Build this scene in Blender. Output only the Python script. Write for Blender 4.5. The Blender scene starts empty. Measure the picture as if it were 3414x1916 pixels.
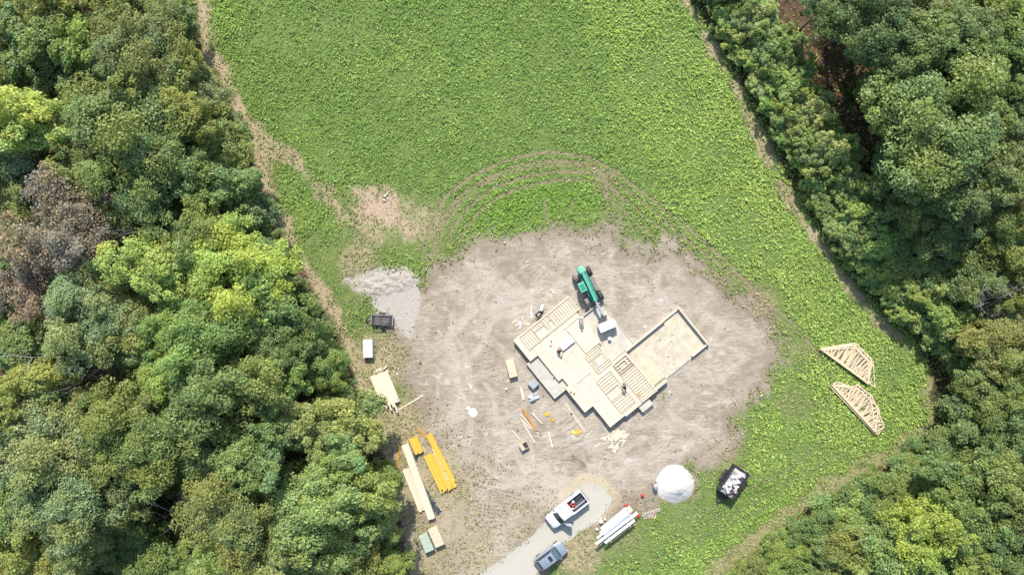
import bpy, bmesh, math, random
import numpy as np
from mathutils import Vector, Matrix, noise as mnoise

random.seed(7); rng = np.random.default_rng(11)
SC = bpy.context.scene
COL = SC.collection
# ------------------------------------------------------------------ camera, sky, sun, exposure
CAMH = 88.0; PPM = 25.7                      # camera height, photo pixels per metre on the ground
cam_d = bpy.data.cameras.new('camera'); cam = bpy.data.objects.new('camera', cam_d); COL.objects.link(cam)
cam.location = (0, 0, CAMH); cam.rotation_euler = (0, 0, 0)
cam_d.sensor_width = 36; cam_d.lens = 36*PPM*CAMH/3414; cam_d.clip_start = 1; cam_d.clip_end = 6000
SC.camera = cam
SUN_EL = math.radians(43); SUN_AZ = math.radians(-7)      # azimuth from +Y, clockwise
sdir = Vector((math.sin(SUN_AZ)*math.cos(SUN_EL), math.cos(SUN_AZ)*math.cos(SUN_EL), math.sin(SUN_EL)))
w = bpy.data.worlds.new('World'); SC.world = w; w.use_nodes = True
nt = w.node_tree; bg = nt.nodes['Background']
sky = nt.nodes.new('ShaderNodeTexSky'); sky.sky_type = 'NISHITA'; sky.sun_disc = False
sky.sun_elevation = SUN_EL; sky.sun_rotation = SUN_AZ
nt.links.new(sky.outputs[0], bg.inputs[0]); bg.inputs[1].default_value = 0.15
sd = bpy.data.lights.new('sun', 'SUN'); sd.energy = 4.0; sd.angle = math.radians(0.55); sd.color = (1, 0.955, 0.88)
sun = bpy.data.objects.new('sun', sd); COL.objects.link(sun); sun.location = sdir*200
sun.rotation_euler = (-sdir).to_track_quat('-Z', 'Y').to_euler()
SC.view_settings.view_transform = 'Standard'; SC.view_settings.look = 'None'
SC.view_settings.exposure = 0.85; SC.view_settings.gamma = 1

# ------------------------------------------------------------------ helpers
def S(px, py, z=0.0):                        # photo pixel + height -> world point
    k = (CAMH-z)/CAMH/PPM
    return Vector(((px-1707)*k, (958-py)*k, z))
VS = 3414/2576
def V(x, y, z=0.0): return S(x*VS, y*VS, z)

def nodes(m):
    m.use_nodes = True; n = m.node_tree; n.nodes.clear(); return n
class NB:
    def __init__(s, m): s.n = nodes(m); s.out = s.n.nodes.new('ShaderNodeOutputMaterial')
    def new(s, t, **kw):
        d = s.n.nodes.new(t)
        for k, v in kw.items(): setattr(d, k, v)
        return d
    def link(s, a, b): s.n.links.new(a, b)
    def noise(s, scale, detail=4, rough=.55, vec=None, dist=0):
        d = s.new('ShaderNodeTexNoise'); d.inputs['Scale'].default_value = scale
        d.inputs['Detail'].default_value = detail; d.inputs['Roughness'].default_value = rough
        d.inputs['Distortion'].default_value = dist
        if vec is not None: s.link(vec, d.inputs['Vector'])
        return d.outputs['Fac']
    def math(s, op, a, b=0, c=0, clamp=False):
        d = s.new('ShaderNodeMath', operation=op, use_clamp=clamp)
        for i, v in enumerate((a, b, c)):
            if isinstance(v, (int, float)): d.inputs[i].default_value = v
            else: s.link(v, d.inputs[i])
        return d.outputs[0]
    def ramp(s, f, lo, hi):
        d = s.new('ShaderNodeMapRange', interpolation_type='SMOOTHSTEP')
        s.link(f, d.inputs[0]); d.inputs[1].default_value = lo; d.inputs[2].default_value = hi
        return d.outputs[0]
    def mix(s, f, a, b, mode='MIX'):
        d = s.new('ShaderNodeMix', data_type='RGBA', blend_type=mode)
        if isinstance(f, (int, float)): d.inputs[0].default_value = f
        else: s.link(f, d.inputs[0])
        for i, v in ((6, a), (7, b)):
            if isinstance(v, tuple): d.inputs[i].default_value = (*v[:3], 1)
            else: s.link(v, d.inputs[i])
        return d.outputs[2]
    def coord(s, which='Object'): return s.new('ShaderNodeTexCoord').outputs[which]
    def bump(s, h, strength=.4, dist=.03):
        d = s.new('ShaderNodeBump'); d.inputs['Strength'].default_value = strength; d.inputs['Distance'].default_value = dist
        s.link(h, d.inputs['Height']); return d.outputs[0]
    def bsdf(s, col, rough=.8, metal=0, spec=.3, normal=None, coat=0):
        b = s.new('ShaderNodeBsdfPrincipled')
        if isinstance(col, tuple): b.inputs['Base Color'].default_value = (*col[:3], 1)
        else: s.link(col, b.inputs['Base Color'])
        if isinstance(rough, (int, float)): b.inputs['Roughness'].default_value = rough
        else: s.link(rough, b.inputs['Roughness'])
        b.inputs['Metallic'].default_value = metal; b.inputs['Specular IOR Level'].default_value = spec
        b.inputs['Coat Weight'].default_value = coat
        if normal is not None: s.link(normal, b.inputs['Normal'])
        s.link(b.outputs[0], s.out.inputs[0]); return b
MATS = {}
def mat(name, col, var=.18, scale=6, rough=.8, metal=0, spec=.3, bump=.15, coat=0, obj_rand=.0, dirt=None, stretch=None):
    """plain procedural material: base colour broken by noise, optional dirt blotches and per-object shift"""
    if name in MATS: return MATS[name]
    m = bpy.data.materials.new(name); b = NB(m); v = b.coord()
    if stretch:
        mp = b.new('ShaderNodeMapping'); b.link(v, mp.inputs[0]); mp.inputs['Scale'].default_value = stretch; v = mp.outputs[0]
    f = b.noise(scale, 5, .6, v)
    lo = tuple(c*(1-var) for c in col); hi = tuple(min(1, c*(1+var)) for c in col)
    c = b.mix(b.ramp(f, .3, .7), lo, hi)
    if obj_rand:
        oi = b.new('ShaderNodeObjectInfo')
        c = b.mix(b.math('MULTIPLY', oi.outputs['Random'], obj_rand), c, tuple(x*.55 for x in col))
    if dirt:
        g = b.noise(2.3, 5, .65, b.coord())
        c = b.mix(b.math('MULTIPLY', b.ramp(g, .5, .75), dirt[3]), c, dirt[:3])
    b.bsdf(c, rough, metal, spec, b.bump(f, bump, .01) if bump else None, coat)
    MATS[name] = m; return m

class MB:
    """collects shapes, then links them as ONE mesh object"""
    def __init__(s): s.v = []; s.f = []; s.mi = []; s.cur = 0; s.sm = False
    def add(s, vs, fs):
        o = len(s.v); s.v += [tuple(x) for x in vs]; s.f += [tuple(i+o for i in f) for f in fs]; s.mi += [s.cur]*len(fs); return s
    def box(s, x0, x1, y0, y1, z0, z1, tx=0, ty=0):
        """tx, ty: how far the top is drawn in"""
        vs = [(x0,y0,z0),(x1,y0,z0),(x1,y1,z0),(x0,y1,z0),(x0+tx,y0+ty,z1),(x1-tx,y0+ty,z1),(x1-tx,y1-ty,z1),(x0+tx,y1-ty,z1)]
        return s.add(vs, [(3,2,1,0),(4,5,6,7),(0,1,5,4),(1,2,6,5),(2,3,7,6),(3,0,4,7)])
    def rbox(s, x0, x1, y0, y1, z0, z1, b=.02):
        """box with chamfered top edges"""
        vs = []
        for z, i in ((z0,0),(z1-b,0),(z1,b)):
            vs += [(x0+i,y0+i,z),(x1-i,y0+i,z),(x1-i,y1-i,z),(x0+i,y1-i,z)]
        fs = [(3,2,1,0),(8,9,10,11)]
        for r in (0,4):
            for k in range(4): fs.append((r+k, r+(k+1)%4, r+4+(k+1)%4, r+4+k))
        return s.add(vs, fs)
    def prism(s, poly, z0, z1):
        n = len(poly)
        vs = [(x,y,z0) for x,y in poly]+[(x,y,z1) for x,y in poly]
        return s.add(vs, [tuple(reversed(range(n))), tuple(range(n,2*n))]+[(i,(i+1)%n,n+(i+1)%n,n+i) for i in range(n)])
    def bar(s, p, q, wd, ht):
        """rectangular bar between points p and q (wd sideways, ht upwards)"""
        p, q = Vector(p), Vector(q); d = (q-p).normalized()
        up = Vector((0,0,1)) if abs(d.z) < .95 else Vector((1,0,0))
        sx = d.cross(up).normalized()*wd/2; uz = sx.cross(d).normalized()*ht/2
        vs = [p-sx-uz,p+sx-uz,p+sx+uz,p-sx+uz,q-sx-uz,q+sx-uz,q+sx+uz,q-sx+uz]
        return s.add(vs, [(0,1,2,3),(7,6,5,4),(0,4,5,1),(1,5,6,2),(2,6,7,3),(3,7,4,0)])
    def tube(s, pts, rads, n=8, cap=True):
        pts = [Vector(p) for p in pts]; o = len(s.v); vs = []; fs = []
        for i, p in enumerate(pts):
            d = (pts[min(i+1,len(pts)-1)]-pts[max(i-1,0)]).normalized()
            a = d.orthogonal().normalized() if abs(d.z) > .9 else d.cross(Vector((0,0,1))).normalized()
            b = d.cross(a); r = rads[i] if hasattr(rads,'__len__') else rads
            for k in range(n):
                t = 2*math.pi*k/n; vs.append(p+a*math.cos(t)*r+b*math.sin(t)*r)
        for i in range(len(pts)-1):
            for k in range(n): fs.append((i*n+k, i*n+(k+1)%n, (i+1)*n+(k+1)%n, (i+1)*n+k))
        if cap: fs += [tuple(reversed(range(n))), tuple(range((len(pts)-1)*n, len(pts)*n))]
        return s.add(vs, fs)
    def loft(s, secs):
        """secs: list of rings (equal point counts)"""
        n = len(secs[0]); vs = [p for r in secs for p in r]; fs = []
        for i in range(len(secs)-1):
            for k in range(n): fs.append((i*n+k, i*n+(k+1)%n, (i+1)*n+(k+1)%n, (i+1)*n+k))
        fs += [tuple(reversed(range(n))), tuple(range((len(secs)-1)*n, len(secs)*n))]
        return s.add(vs, fs)
    def mesh(s, name):
        me = bpy.data.meshes.new(name); me.from_pydata(s.v, [], s.f); me.update(); return me
    def build(s, name, m, parent=None, smooth=False, bevel=0, loc=None):
        me = s.mesh(name)
        for mm in (m if isinstance(m, (list,tuple)) else [m]): me.materials.append(mm)
        if isinstance(m, (list,tuple)): me.polygons.foreach_set('material_index', s.mi)
        bm = bmesh.new(); bm.from_mesh(me); bmesh.ops.recalc_face_normals(bm, faces=bm.faces); bm.to_mesh(me); bm.free()
        if smooth:
            me.polygons.foreach_set('use_smooth', [True]*len(me.polygons))
            try: me.set_sharp_from_angle(angle=math.radians(42))
            except Exception: pass
        o = link(name, me, parent)
        if bevel:
            md = o.modifiers.new('bevel', 'BEVEL'); md.width = bevel; md.segments = 2; md.limit_method = 'ANGLE'
        if loc is not None: o.location = loc
        return o
def link(name, data, parent=None):
    o = bpy.data.objects.new(name, data); COL.objects.link(o)
    if parent: o.parent = parent
    return o
def tag(o, label, cat, group=None, kind=None):
    o['label'] = label; o['category'] = cat
    if group: o['group'] = group
    if kind: o['kind'] = kind
    return o
def struct(o): o['kind'] = 'structure'; return o
def thing(name, label, cat, loc, rz=0, group=None):
    o = bpy.data.objects.new(name, None); COL.objects.link(o); o.empty_display_size = .3
    o.location = loc; o.rotation_euler = (0, 0, rz); return tag(o, label, cat, group)
def pxang(p, q): return math.atan2(-(q[1]-p[1]), q[0]-p[0])

def fastmesh(name, verts, nper, cols=None):
    """verts (F*nper,3) -> mesh of separate n-gons, cols per vertex"""
    nv = len(verts); nf = nv//nper; me = bpy.data.meshes.new(name)
    me.vertices.add(nv); me.vertices.foreach_set('co', np.ascontiguousarray(verts, dtype=np.float32).ravel())
    me.loops.add(nv); me.loops.foreach_set('vertex_index', np.arange(nv, dtype=np.int32))
    me.polygons.add(nf); me.polygons.foreach_set('loop_start', np.arange(0, nv, nper, dtype=np.int32))
    me.update(calc_edges=True)
    if cols is not None:
        a = me.color_attributes.new('tint', 'FLOAT_COLOR', 'POINT')
        c = np.ones((nv, 4), np.float32); c[:, :3] = cols; a.data.foreach_set('color', c.ravel())
    return me
def leaf_quads(cen, nrm, size, asp=1.0):
    """one irregular four-cornered leaf clump face per centre"""
    n = len(cen); nrm = nrm/np.linalg.norm(nrm, axis=1, keepdims=True)
    r = rng.normal(size=(n, 3)); t = np.cross(nrm, r); t /= np.linalg.norm(t, axis=1, keepdims=True)+1e-9
    b = np.cross(nrm, t); out = np.empty((n, 4, 3))
    for k, (a, c) in enumerate(((-1, -.25), (.1, -1), (1, .2), (-.15, 1))):
        j = 1+rng.uniform(-.35, .35, (n, 1))
        out[:, k] = cen+t*(a*size*j*.5*asp)+b*(c*size*j*.5)+nrm*(rng.uniform(-.18, .18, (n, 1))*size)
    return out.reshape(-1, 3)
def vnoise(xy, sc, seed=0):
    """cheap smooth value noise in [0,1] on numpy points"""
    p = np.asarray(xy)*sc+seed*17.31; i = np.floor(p).astype(np.int64); f = p-i; f = f*f*(3-2*f)
    def h(a, b):
        n = (a*374761393+b*668265263+seed*1442695) & 0x7fffffff
        n = ((n ^ (n >> 13))*1274126177) & 0x7fffffff
        return ((n ^ (n >> 16)) & 0xffff)/65535.0
    x, y = i[..., 0], i[..., 1]
    return ((h(x, y)*(1-f[..., 0])+h(x+1, y)*f[..., 0])*(1-f[..., 1])+(h(x, y+1)*(1-f[..., 0])+h(x+1, y+1)*f[..., 0])*f[..., 1])
def fbm(xy, sc, seed=0, o=4):
    t = 0; a = .5; n = 0
    for k in range(o): t = t+a*vnoise(xy, sc*2**k, seed+k*7); n += a; a *= .5
    return t/n
def seg_dist(P, line, closed=False):
    L = list(line)+([line[0]] if closed else []); d = np.full(P.shape[:-1], 1e9)
    for a, b in zip(L[:-1], L[1:]):
        a = np.array(a); ab = np.array(b)-a; t = np.clip(((P-a)@ab)/(ab@ab+1e-12), 0, 1)
        d = np.minimum(d, np.linalg.norm(P-(a+t[..., None]*ab), axis=-1))
    return d
def inside(P, poly):
    c = np.zeros(P.shape[:-1], bool); n = len(poly); x, y = P[..., 0], P[..., 1]
    for i in range(n):
        (x1, y1), (x2, y2) = poly[i], poly[(i+1) % n]
        m = (y1 > y) != (y2 > y)
        c ^= m & (x < (x2-x1)*(y-y1)/((y2-y1) if y2 != y1 else 1e-9)+x1)
    return c
def sdist(P, poly): return np.where(inside(P, poly), 1, -1)*seg_dist(P, poly, True)   # + inside
def vp(pts): return [tuple(V(*p)[:2]) for p in pts]
def sp(pts): return [tuple(S(*p)[:2]) for p in pts]

# ------------------------------------------------------------------ ground zones (outlines on the ground)
LEFT_EDGE = [(488,-120),(492,0),(508,150),(560,235),(612,330),(640,430),(690,560),(748,650),(800,740),(850,835),(880,930),(915,1020),(955,1110),(985,1180),(1000,1290),(1018,1370),(1032,1446),(1060,1560)]
RIGHT_EDGE = [(1690,-120),(1735,0),(1815,125),(1890,265),(1965,420),(2045,560),(2135,690),(2225,795),(2300,850),(2340,930),(2362,1010),(2345,1085),(2270,1130),(2170,1195),(2050,1270),(1940,1350),(1850,1446),(1760,1560)]
CLEAR = vp(LEFT_EDGE+RIGHT_EDGE[::-1])
PAD = vp([(1085,640),(1130,655),(1180,605),(1250,605),(1310,590),(1390,562),(1440,560),(1500,575),(1540,562),(1590,590),(1640,615),(1700,600),(1760,660),(1820,700),(1890,760),(1945,800),(1962,850),(1968,910),(1935,970),(1880,1030),(1862,1080),(1858,1130),(1800,1165),(1745,1185),(1750,1235),(1690,1262),(1600,1280),(1530,1310),(1420,1360),(1380,1446),(1330,1560),(1060,1560),(1040,1446),(1030,1340),(1015,1200),(1030,1080),(1000,960),(985,880),(940,800),(905,735),(868,705),(960,668),(1055,690)])
GRAVEL = vp([(868,705),(905,695),(960,668),(1000,672),(1055,690),(1060,740),(1045,800),(1030,850),(990,800),(945,790),(925,750),(900,735)])
DRIVE = vp([(1120,1560),(1205,1446),(1270,1400),(1340,1345),(1400,1285),(1432,1240),(1470,1216),(1515,1222),(1540,1252),(1515,1300),(1455,1340),(1400,1385),(1345,1446),(1270,1560)])
CLAY = vp([(890,480),(935,462),(985,470),(1010,505),(1030,560),(1040,590),(990,585),(930,575),(900,540)])
LUSH = vp([(1195,590),(1200,545),(1245,500),(1310,470),(1390,462),(1460,478),(1500,510),(1490,548),(1410,555),(1330,585),(1250,600)])
PATH1 = vp([(505,-60),(515,100),(548,195),(610,285),(650,390),(672,480),(720,590),(790,705),(860,830),(905,950),(960,1100),(1000,1200),(1020,1330),(1050,1446),(1070,1560)])
PATH2 = vp([(612,290),(660,340),(720,395),(790,455),(850,520),(900,570),(960,610)])
PATH3 = vp([(2340,960),(2345,1060),(2280,1115),(2170,1180),(2050,1250),(1960,1310),(1880,1370),(1800,1446)])
PATH4 = vp([(1722,0),(1800,130),(1873,270),(1944,425),(2024,565),(2114,692),(2206,806),(2290,880)])
def par(line, offs):
    out = []
    for o in offs: out.append([(x+o[0], y+o[1]) for x, y in line])
    return out
A_OUT = [(1062,655),(1080,570),(1122,494),(1190,442),(1282,402),(1380,384),(1478,394),(1556,434)]
A_IN = [(1150,612),(1172,568),(1212,526),(1270,486),(1335,464),(1405,454),(1465,452),(1510,462)]
R_OUT = [(1535,425),(1650,505),(1770,605),(1890,715),(1990,808),(2060,890)]
R_IN = [(1500,470),(1590,550),(1690,630),(1800,715),(1900,800),(1965,880)]
ARC = []; ARCW = []
for f_, w_ in ((0,1),(.28,1),(.42,.8),(.68,1),(1,.9)):
    ARC.append(vp([(a[0]*(1-f_)+c[0]*f_+random.uniform(-2,2), a[1]*(1-f_)+c[1]*f_+random.uniform(-2,2)) for a, c in zip(A_OUT, A_IN)])); ARCW.append(w_)
for f_, w_ in ((0,1),(.3,.9),(.62,1),(1,.85)):
    ARC.append(vp([(a[0]*(1-f_)+c[0]*f_+random.uniform(-4,4), a[1]*(1-f_)+c[1]*f_+random.uniform(-4,4)) for a, c in zip(R_OUT, R_IN)])); ARCW.append(w_)
for L_, w_ in (([(1490,420),(1525,470),(1530,540),(1580,600)],1),([(1505,430),(1545,480),(1545,550)],.9),([(1380,560),(1368,500)],.8),([(1420,560),(1445,500)],.6),([(2060,890),(2090,960),(2075,1060)],.4),
  ([(1420,1446),(1600,1345),(1800,1270),(1980,1180),(2080,1100)],.5),([(1450,1446),(1630,1355),(1820,1285),(2000,1195)],.4),([(1520,1446),(1700,1350),(1900,1265),(2050,1180),(2170,1110)],.5),([(1570,1446),(1740,1360),(1930,1275)],.4)): ARC.append(vp(L_)); ARCW.append(w_)
# pale wheel marks across the dirt pad
TRK = []
for k in range(105):
    a = random.choice([(1130,700),(1200,800),(1150,900),(1300,720),(1450,640),(1600,660),(1750,720),(1850,850),(1250,1000),(1150,1100),(1300,1150),(1500,1150),(1650,1150),(1750,1050),(1400,1200)])
    x, y = a[0]+random.uniform(-90,90), a[1]+random.uniform(-70,70); t = random.choice([.8,1.1,2.3,-.7,.2,-.3])+random.uniform(-.4,.4); cv = random.uniform(-.25,.25); pl = []
    for i in range(7): pl.append((x, y)); x += 22*math.cos(t); y += 22*math.sin(t); t += cv
    TRK.append(vp(pl)); TRK.append(vp([(u+9*math.sin(t), v-9*math.cos(t)) for u, v in pl]))

RUTS = [sp(q) for q in ([(1868,1393),(1880,1384),(1899,1372)],[(1866,1412),(1886,1398),(1912,1376)],[(1885,1418),(1905,1402),(1925,1385)],[(1862,1435),(1880,1424)],[(1880,1440),(1905,1428),(1925,1412)],
 [(1880,1492),(1910,1482),(1945,1466)],[(1888,1503),(1915,1501),(1948,1484)],[(1900,1478),(1930,1470),(1960,1450)],[(1905,1512),(1930,1535),(1952,1552)],[(1925,1505),(1950,1528),(1972,1540)],[(1890,1525),(1920,1520),(1955,1500)],[(1870,1535),(1905,1533),(1940,1518)],[(1948,1505),(1962,1523)],[(1850,1455),(1875,1452)])]
def masks(P):
    """dictionary of 0..1 ground-cover weights at points P (N,2)"""
    j = (fbm(P, .35, 3)-.5)*5.0+(fbm(P, 1.3, 9)-.5)*2.0
    sm = lambda d, wd: np.clip(d/wd*.5+.5, 0, 1)
    m = {}
    m['pad'] = sm(sdist(P, PAD)+j*.8-.1, 3.0)
    m['core'] = sm(sdist(P, PAD)+j*1.5-2.6, 5.0)
    m['gravel'] = sm(sdist(P, GRAVEL)+j*.25, .8)
    m['drive'] = sm(sdist(P, DRIVE)+j*.07, .7)
    m['clay'] = sm(sdist(P, CLAY)+j*.7, 2.6)
    m['lush'] = sm(sdist(P, LUSH)+j*.3, 1.0)
    m['wood'] = sm(-sdist(P, CLEAR)+j*.2, 1.2)
    p1 = np.clip(1.25-(seg_dist(P, PATH1)+j*.5)/1.45, 0, .92)
    p2 = np.clip(1.1-(seg_dist(P, PATH2)+j*.6)/1.6, 0, .75)
    p3 = np.clip(1.0-(seg_dist(P, PATH3)+j*.75)/1.5, 0, .58)
    p4 = np.clip(1.1-(seg_dist(P, PATH4)+j*.4)/.85, 0, .75)
    a = np.zeros(len(P)); jn = fbm(P, .5, 25, 2)
    for k, L in enumerate(ARC): a = np.maximum(a, np.clip(1.3-(seg_dist(P, L)+(jn-.5)*.15)/.29, 0, 1)*ARCW[k])
    a = a*np.clip(fbm(P, .45, 21, 3)*1.4+.35, .7, 1)
    m['path'] = np.maximum.reduce([p1, p2, p3, p4])
    m['arc'] = a
    # dry, half-bare strip between the wood, the material piles and the drive
    dry = np.zeros(len(P))
    for (x, y, r, s) in ((960,900,90,.75),(1000,1080,110,.8),(1100,1230,150,.75),(1180,1380,170,.6),(1080,1400,120,.7),(1450,1390,90,.7),(1560,1330,100,.4),(1830,1150,60,.45),(1980,880,60,.4),(1920,760,60,.5),(1060,560,90,.5),(900,650,80,.5),(880,760,60,.3),(820,680,90,.25),(1700,1275,80,.3),(2000,1010,60,.35),(1300,1330,120,.5)):
        c = V(x, y); dd = np.hypot(P[:, 0]-c.x, P[:, 1]-c.y)/(r*VS/PPM)
        dry = np.maximum(dry, s*np.clip(1.35-dd, 0, 1))
    m['dry'] = np.clip(dry+j*.06, 0, 1)
    t = np.zeros(len(P))
    for L in TRK:
        xs = [q[0] for q in L]; ys = [q[1] for q in L]
        s = (P[:, 0] > min(xs)-1) & (P[:, 0] < max(xs)+1) & (P[:, 1] > min(ys)-1) & (P[:, 1] < max(ys)+1)
        if s.any(): t[s] = np.maximum(t[s], np.clip(1.25-seg_dist(P[s], L)/.20, 0, 1))
    rt = np.zeros(len(P))
    for L in RUTS: rt = np.maximum(rt, np.clip(1.15-(seg_dist(P, L)+(jn-.5)*.35)/.17, 0, 1))
    m['rut'] = rt*np.clip(fbm(P, .9, 35)*2-.3, .2, 1)
    cy = V(1495, 1215); m['ochre'] = np.clip(1.15-np.abs(sdist(P, DRIVE)+.5+j*.3)/1.0, 0, 1)*np.clip(1.6-np.hypot(P[:, 0]-cy.x, P[:, 1]-cy.y)/3.4, 0, 1)
    m['track'] = t*np.clip(.2+fbm(P, .8, 33)*1.2, 0, 1)
    return m

# ground sheet: fine in the clearing, coarse to the horizon
gx = np.concatenate([-np.geomspace(2500, 76, 12), np.arange(-74, 74.01, .21), np.geomspace(76, 2500, 12)])
gy = np.concatenate([-np.geomspace(2500, 46, 12), np.arange(-44, 44.01, .21), np.geomspace(46, 2500, 12)])
GX, GY = np.meshgrid(gx, gy); P = np.stack([GX.ravel(), GY.ravel()], 1)
MK = masks(P); nx, ny = len(gx), len(gy)
me = bpy.data.meshes.new('ground'); me.vertices.add(len(P))
co = np.zeros((len(P), 3), np.float32); co[:, :2] = P; me.vertices.foreach_set('co', co.ravel())
ii, jj = np.meshgrid(np.arange(nx-1), np.arange(ny-1)); a0 = (jj*nx+ii).ravel()
q = np.stack([a0, a0+1, a0+nx+1, a0+nx], 1).astype(np.int32)
me.loops.add(q.size); me.loops.foreach_set('vertex_index', q.ravel())
me.polygons.add(len(q)); me.polygons.foreach_set('loop_start', np.arange(0, q.size, 4, dtype=np.int32)); me.update(calc_edges=True)
for nm, chs in (('cover_a', ('pad', 'path', 'wood')), ('cover_b', ('gravel', 'clay', 'drive')), ('cover_c', ('dry', 'track', 'core')), ('cover_d', ('rut', 'ochre', 'arc'))):
    at = me.color_attributes.new(nm, 'FLOAT_COLOR', 'POINT'); c = np.ones((len(P), 4), np.float32)
    for k, ch in enumerate(chs): c[:, k] = np.maximum(MK[ch], MK['arc']*.8) if ch == 'path' else MK[ch]
    at.data.foreach_set('color', c.ravel())

gm = bpy.data.materials.new('ground_cover'); b = NB(gm); oc = b.coord()
def chan(nm):
    a = b.new('ShaderNodeAttribute'); a.attribute_name = nm; s = b.new('ShaderNodeSeparateColor'); b.link(a.outputs['Color'], s.inputs[0]); return s.outputs
A, B_, C_, D_ = chan('cover_a'), chan('cover_b'), chan('cover_c'), chan('cover_d')
n_fine = b.noise(7, 6, .7, oc); n_mid = b.noise(1.1, 6, .62, oc); n_big = b.noise(.16, 4, .6, oc); n_tex = b.noise(2.6, 5, .65, oc, .6)
def edge(mask, amt=.5, lo=.35, hi=.65, n=None):
    return b.ramp(b.math('ADD', mask, b.math('MULTIPLY', b.math('SUBTRACT', n or n_tex, .5), amt)), lo, hi)
green = b.mix(b.ramp(n_mid, .35, .7), (.105, .165, .042), (.165, .215, .062))
green = b.mix(b.math('MULTIPLY', b.ramp(n_fine, .50, .68), .55), green, (.24, .205, .11))
green = b.mix(b.math('MULTIPLY', b.ramp(b.noise(3.7, 5, .7, oc), .52, .66), .5), green, (.055, .085, .022))
tan = b.mix(b.ramp(n_fine, .3, .7), (.26, .205, .12), (.41, .335, .215))
tan = b.mix(b.math('MULTIPLY', b.ramp(n_mid, .5, .7), .45), tan, (.20, .215, .075))
def streaks(ang, sc, thr):
    mp = b.new('ShaderNodeMapping'); b.link(oc, mp.inputs[0]); mp.inputs['Rotation'].default_value = (0, 0, ang); mp.inputs['Scale'].default_value = (sc*.16, sc, 1)
    return b.ramp(b.noise(1.0, 5, .62, mp.outputs[0], .5), thr, thr+.16)
st1 = streaks(math.radians(-38), 2.6, .50); st2 = streaks(math.radians(42), 2.2, .50); st3 = streaks(math.radians(5), 2.8, .52)
dirt = b.mix(b.ramp(n_mid, .3, .68), (.230, .187, .136), (.336, .284, .217))
dirt = b.mix(b.math('MULTIPLY', b.ramp(n_big, .40, .62), .6), dirt, (.435, .38, .305))
dirt = b.mix(b.math('MULTIPLY', b.math('MULTIPLY', st1, b.ramp(b.noise(.22, 3, .5, oc), .42, .6)), .6), dirt, (.50, .44, .355))
dirt = b.mix(b.math('MULTIPLY', b.math('MULTIPLY', st2, b.ramp(b.noise(.31, 3, .5, oc), .45, .6)), .6), dirt, (.20, .160, .122))
dirt = b.mix(b.math('MULTIPLY', b.math('MULTIPLY', st3, b.ramp(b.noise(.27, 3, .5, oc), .5, .65)), .5), dirt, (.49, .44, .365))
dirt = b.mix(b.math('MULTIPLY', b.ramp(n_fine, .48, .72), .6), dirt, (.215, .172, .130))
dirt = b.mix(b.math('MULTIPLY', b.ramp(b.noise(4.2, 4, .6, oc), .6, .72), .5), dirt, (.53, .475, .40))
st4 = streaks(math.radians(-30), 7.0, .46); st5 = streaks(math.radians(55), 6.0, .48)
dirt = b.mix(b.math('MULTIPLY', b.math('MULTIPLY', st4, b.ramp(b.noise(.4, 3, .5, oc), .40, .6)), .5), dirt, (.20, .160, .118))
dirt = b.mix(b.math('MULTIPLY', b.math('MULTIPLY', st5, b.ramp(b.noise(.34, 3, .5, oc), .40, .6)), .5), dirt, (.50, .445, .365))
dirt = b.mix(b.math('MULTIPLY', b.ramp(b.noise(11, 4, .7, oc), .56, .68), .45), dirt, (.17, .135, .10))
dirt = b.mix(b.math('MULTIPLY', C_[1], .5), dirt, (.475, .42, .345))
dirt = b.mix(b.math('MULTIPLY', b.ramp(b.noise(.55, 5, .6, oc), .60, .72), .7), dirt, (.54, .48, .385))
dirt = b.mix(b.math('MULTIPLY', b.math('SUBTRACT', 1, edge(C_[2], .6, .2, .8)), .8), dirt, b.mix(b.ramp(n_fine, .3, .7), (.17, .128, .088), (.27, .215, .152)))
dryc = b.mix(b.ramp(n_fine, .35, .7), (.30, .235, .14), (.40, .34, .215))
dryc = b.mix(b.math('MULTIPLY', b.ramp(n_mid, .45, .65), .7), dryc, (.165, .17, .07))
grav = b.mix(b.ramp(n_fine, .3, .7), (.31, .28, .235), (.43, .395, .34))
clay = b.mix(b.ramp(n_tex, .3, .7), (.33, .235, .155), (.43, .33, .23))
driv = b.mix(b.ramp(b.noise(30, 3, .6, oc), .3, .7), (.385, .362, .30), (.412, .388, .325))
driv = b.mix(b.math('MULTIPLY', b.ramp(n_mid, .4, .7), .25), driv, (.44, .40, .31))
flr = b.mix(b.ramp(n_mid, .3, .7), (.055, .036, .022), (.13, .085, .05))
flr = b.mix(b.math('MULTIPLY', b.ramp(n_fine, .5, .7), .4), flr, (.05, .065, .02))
col = green
col = b.mix(edge(C_[0], .7, .3, .62), col, dryc)
col = b.mix(edge(A[1], .9, .28, .85), col, tan)
col = b.mix(edge(A[0], .55, .33, .62), col, dirt)
col = b.mix(b.math('MULTIPLY', edge(C_[0], .9, .40, .75, n_mid), .8), col, dryc)
col = b.mix(b.math('MULTIPLY', D_[0], .75), col, (.13, .105, .078))
col = b.mix(b.math('MULTIPLY', D_[1], .75), col, (.46, .375, .235))
col = b.mix(b.math('MULTIPLY', D_[2], .65), col, (.15, .135, .07))
col = b.mix(edge(B_[1], .6, .3, .75), col, clay)
col = b.mix(edge(B_[0], .5), col, grav)
col = b.mix(edge(B_[2], .35, .4, .6), col, driv)
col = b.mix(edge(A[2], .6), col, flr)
hgt = b.math('ADD', b.math('MULTIPLY', n_fine, .5), n_tex)
b.bsdf(col, .95, 0, .1, b.bump(b.math('MULTIPLY', hgt, b.math('SUBTRACT', 1, b.math('MULTIPLY', B_[2], .85))), .7, .14))
me.materials.append(gm)
ground = struct(link('ground', me))

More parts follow.
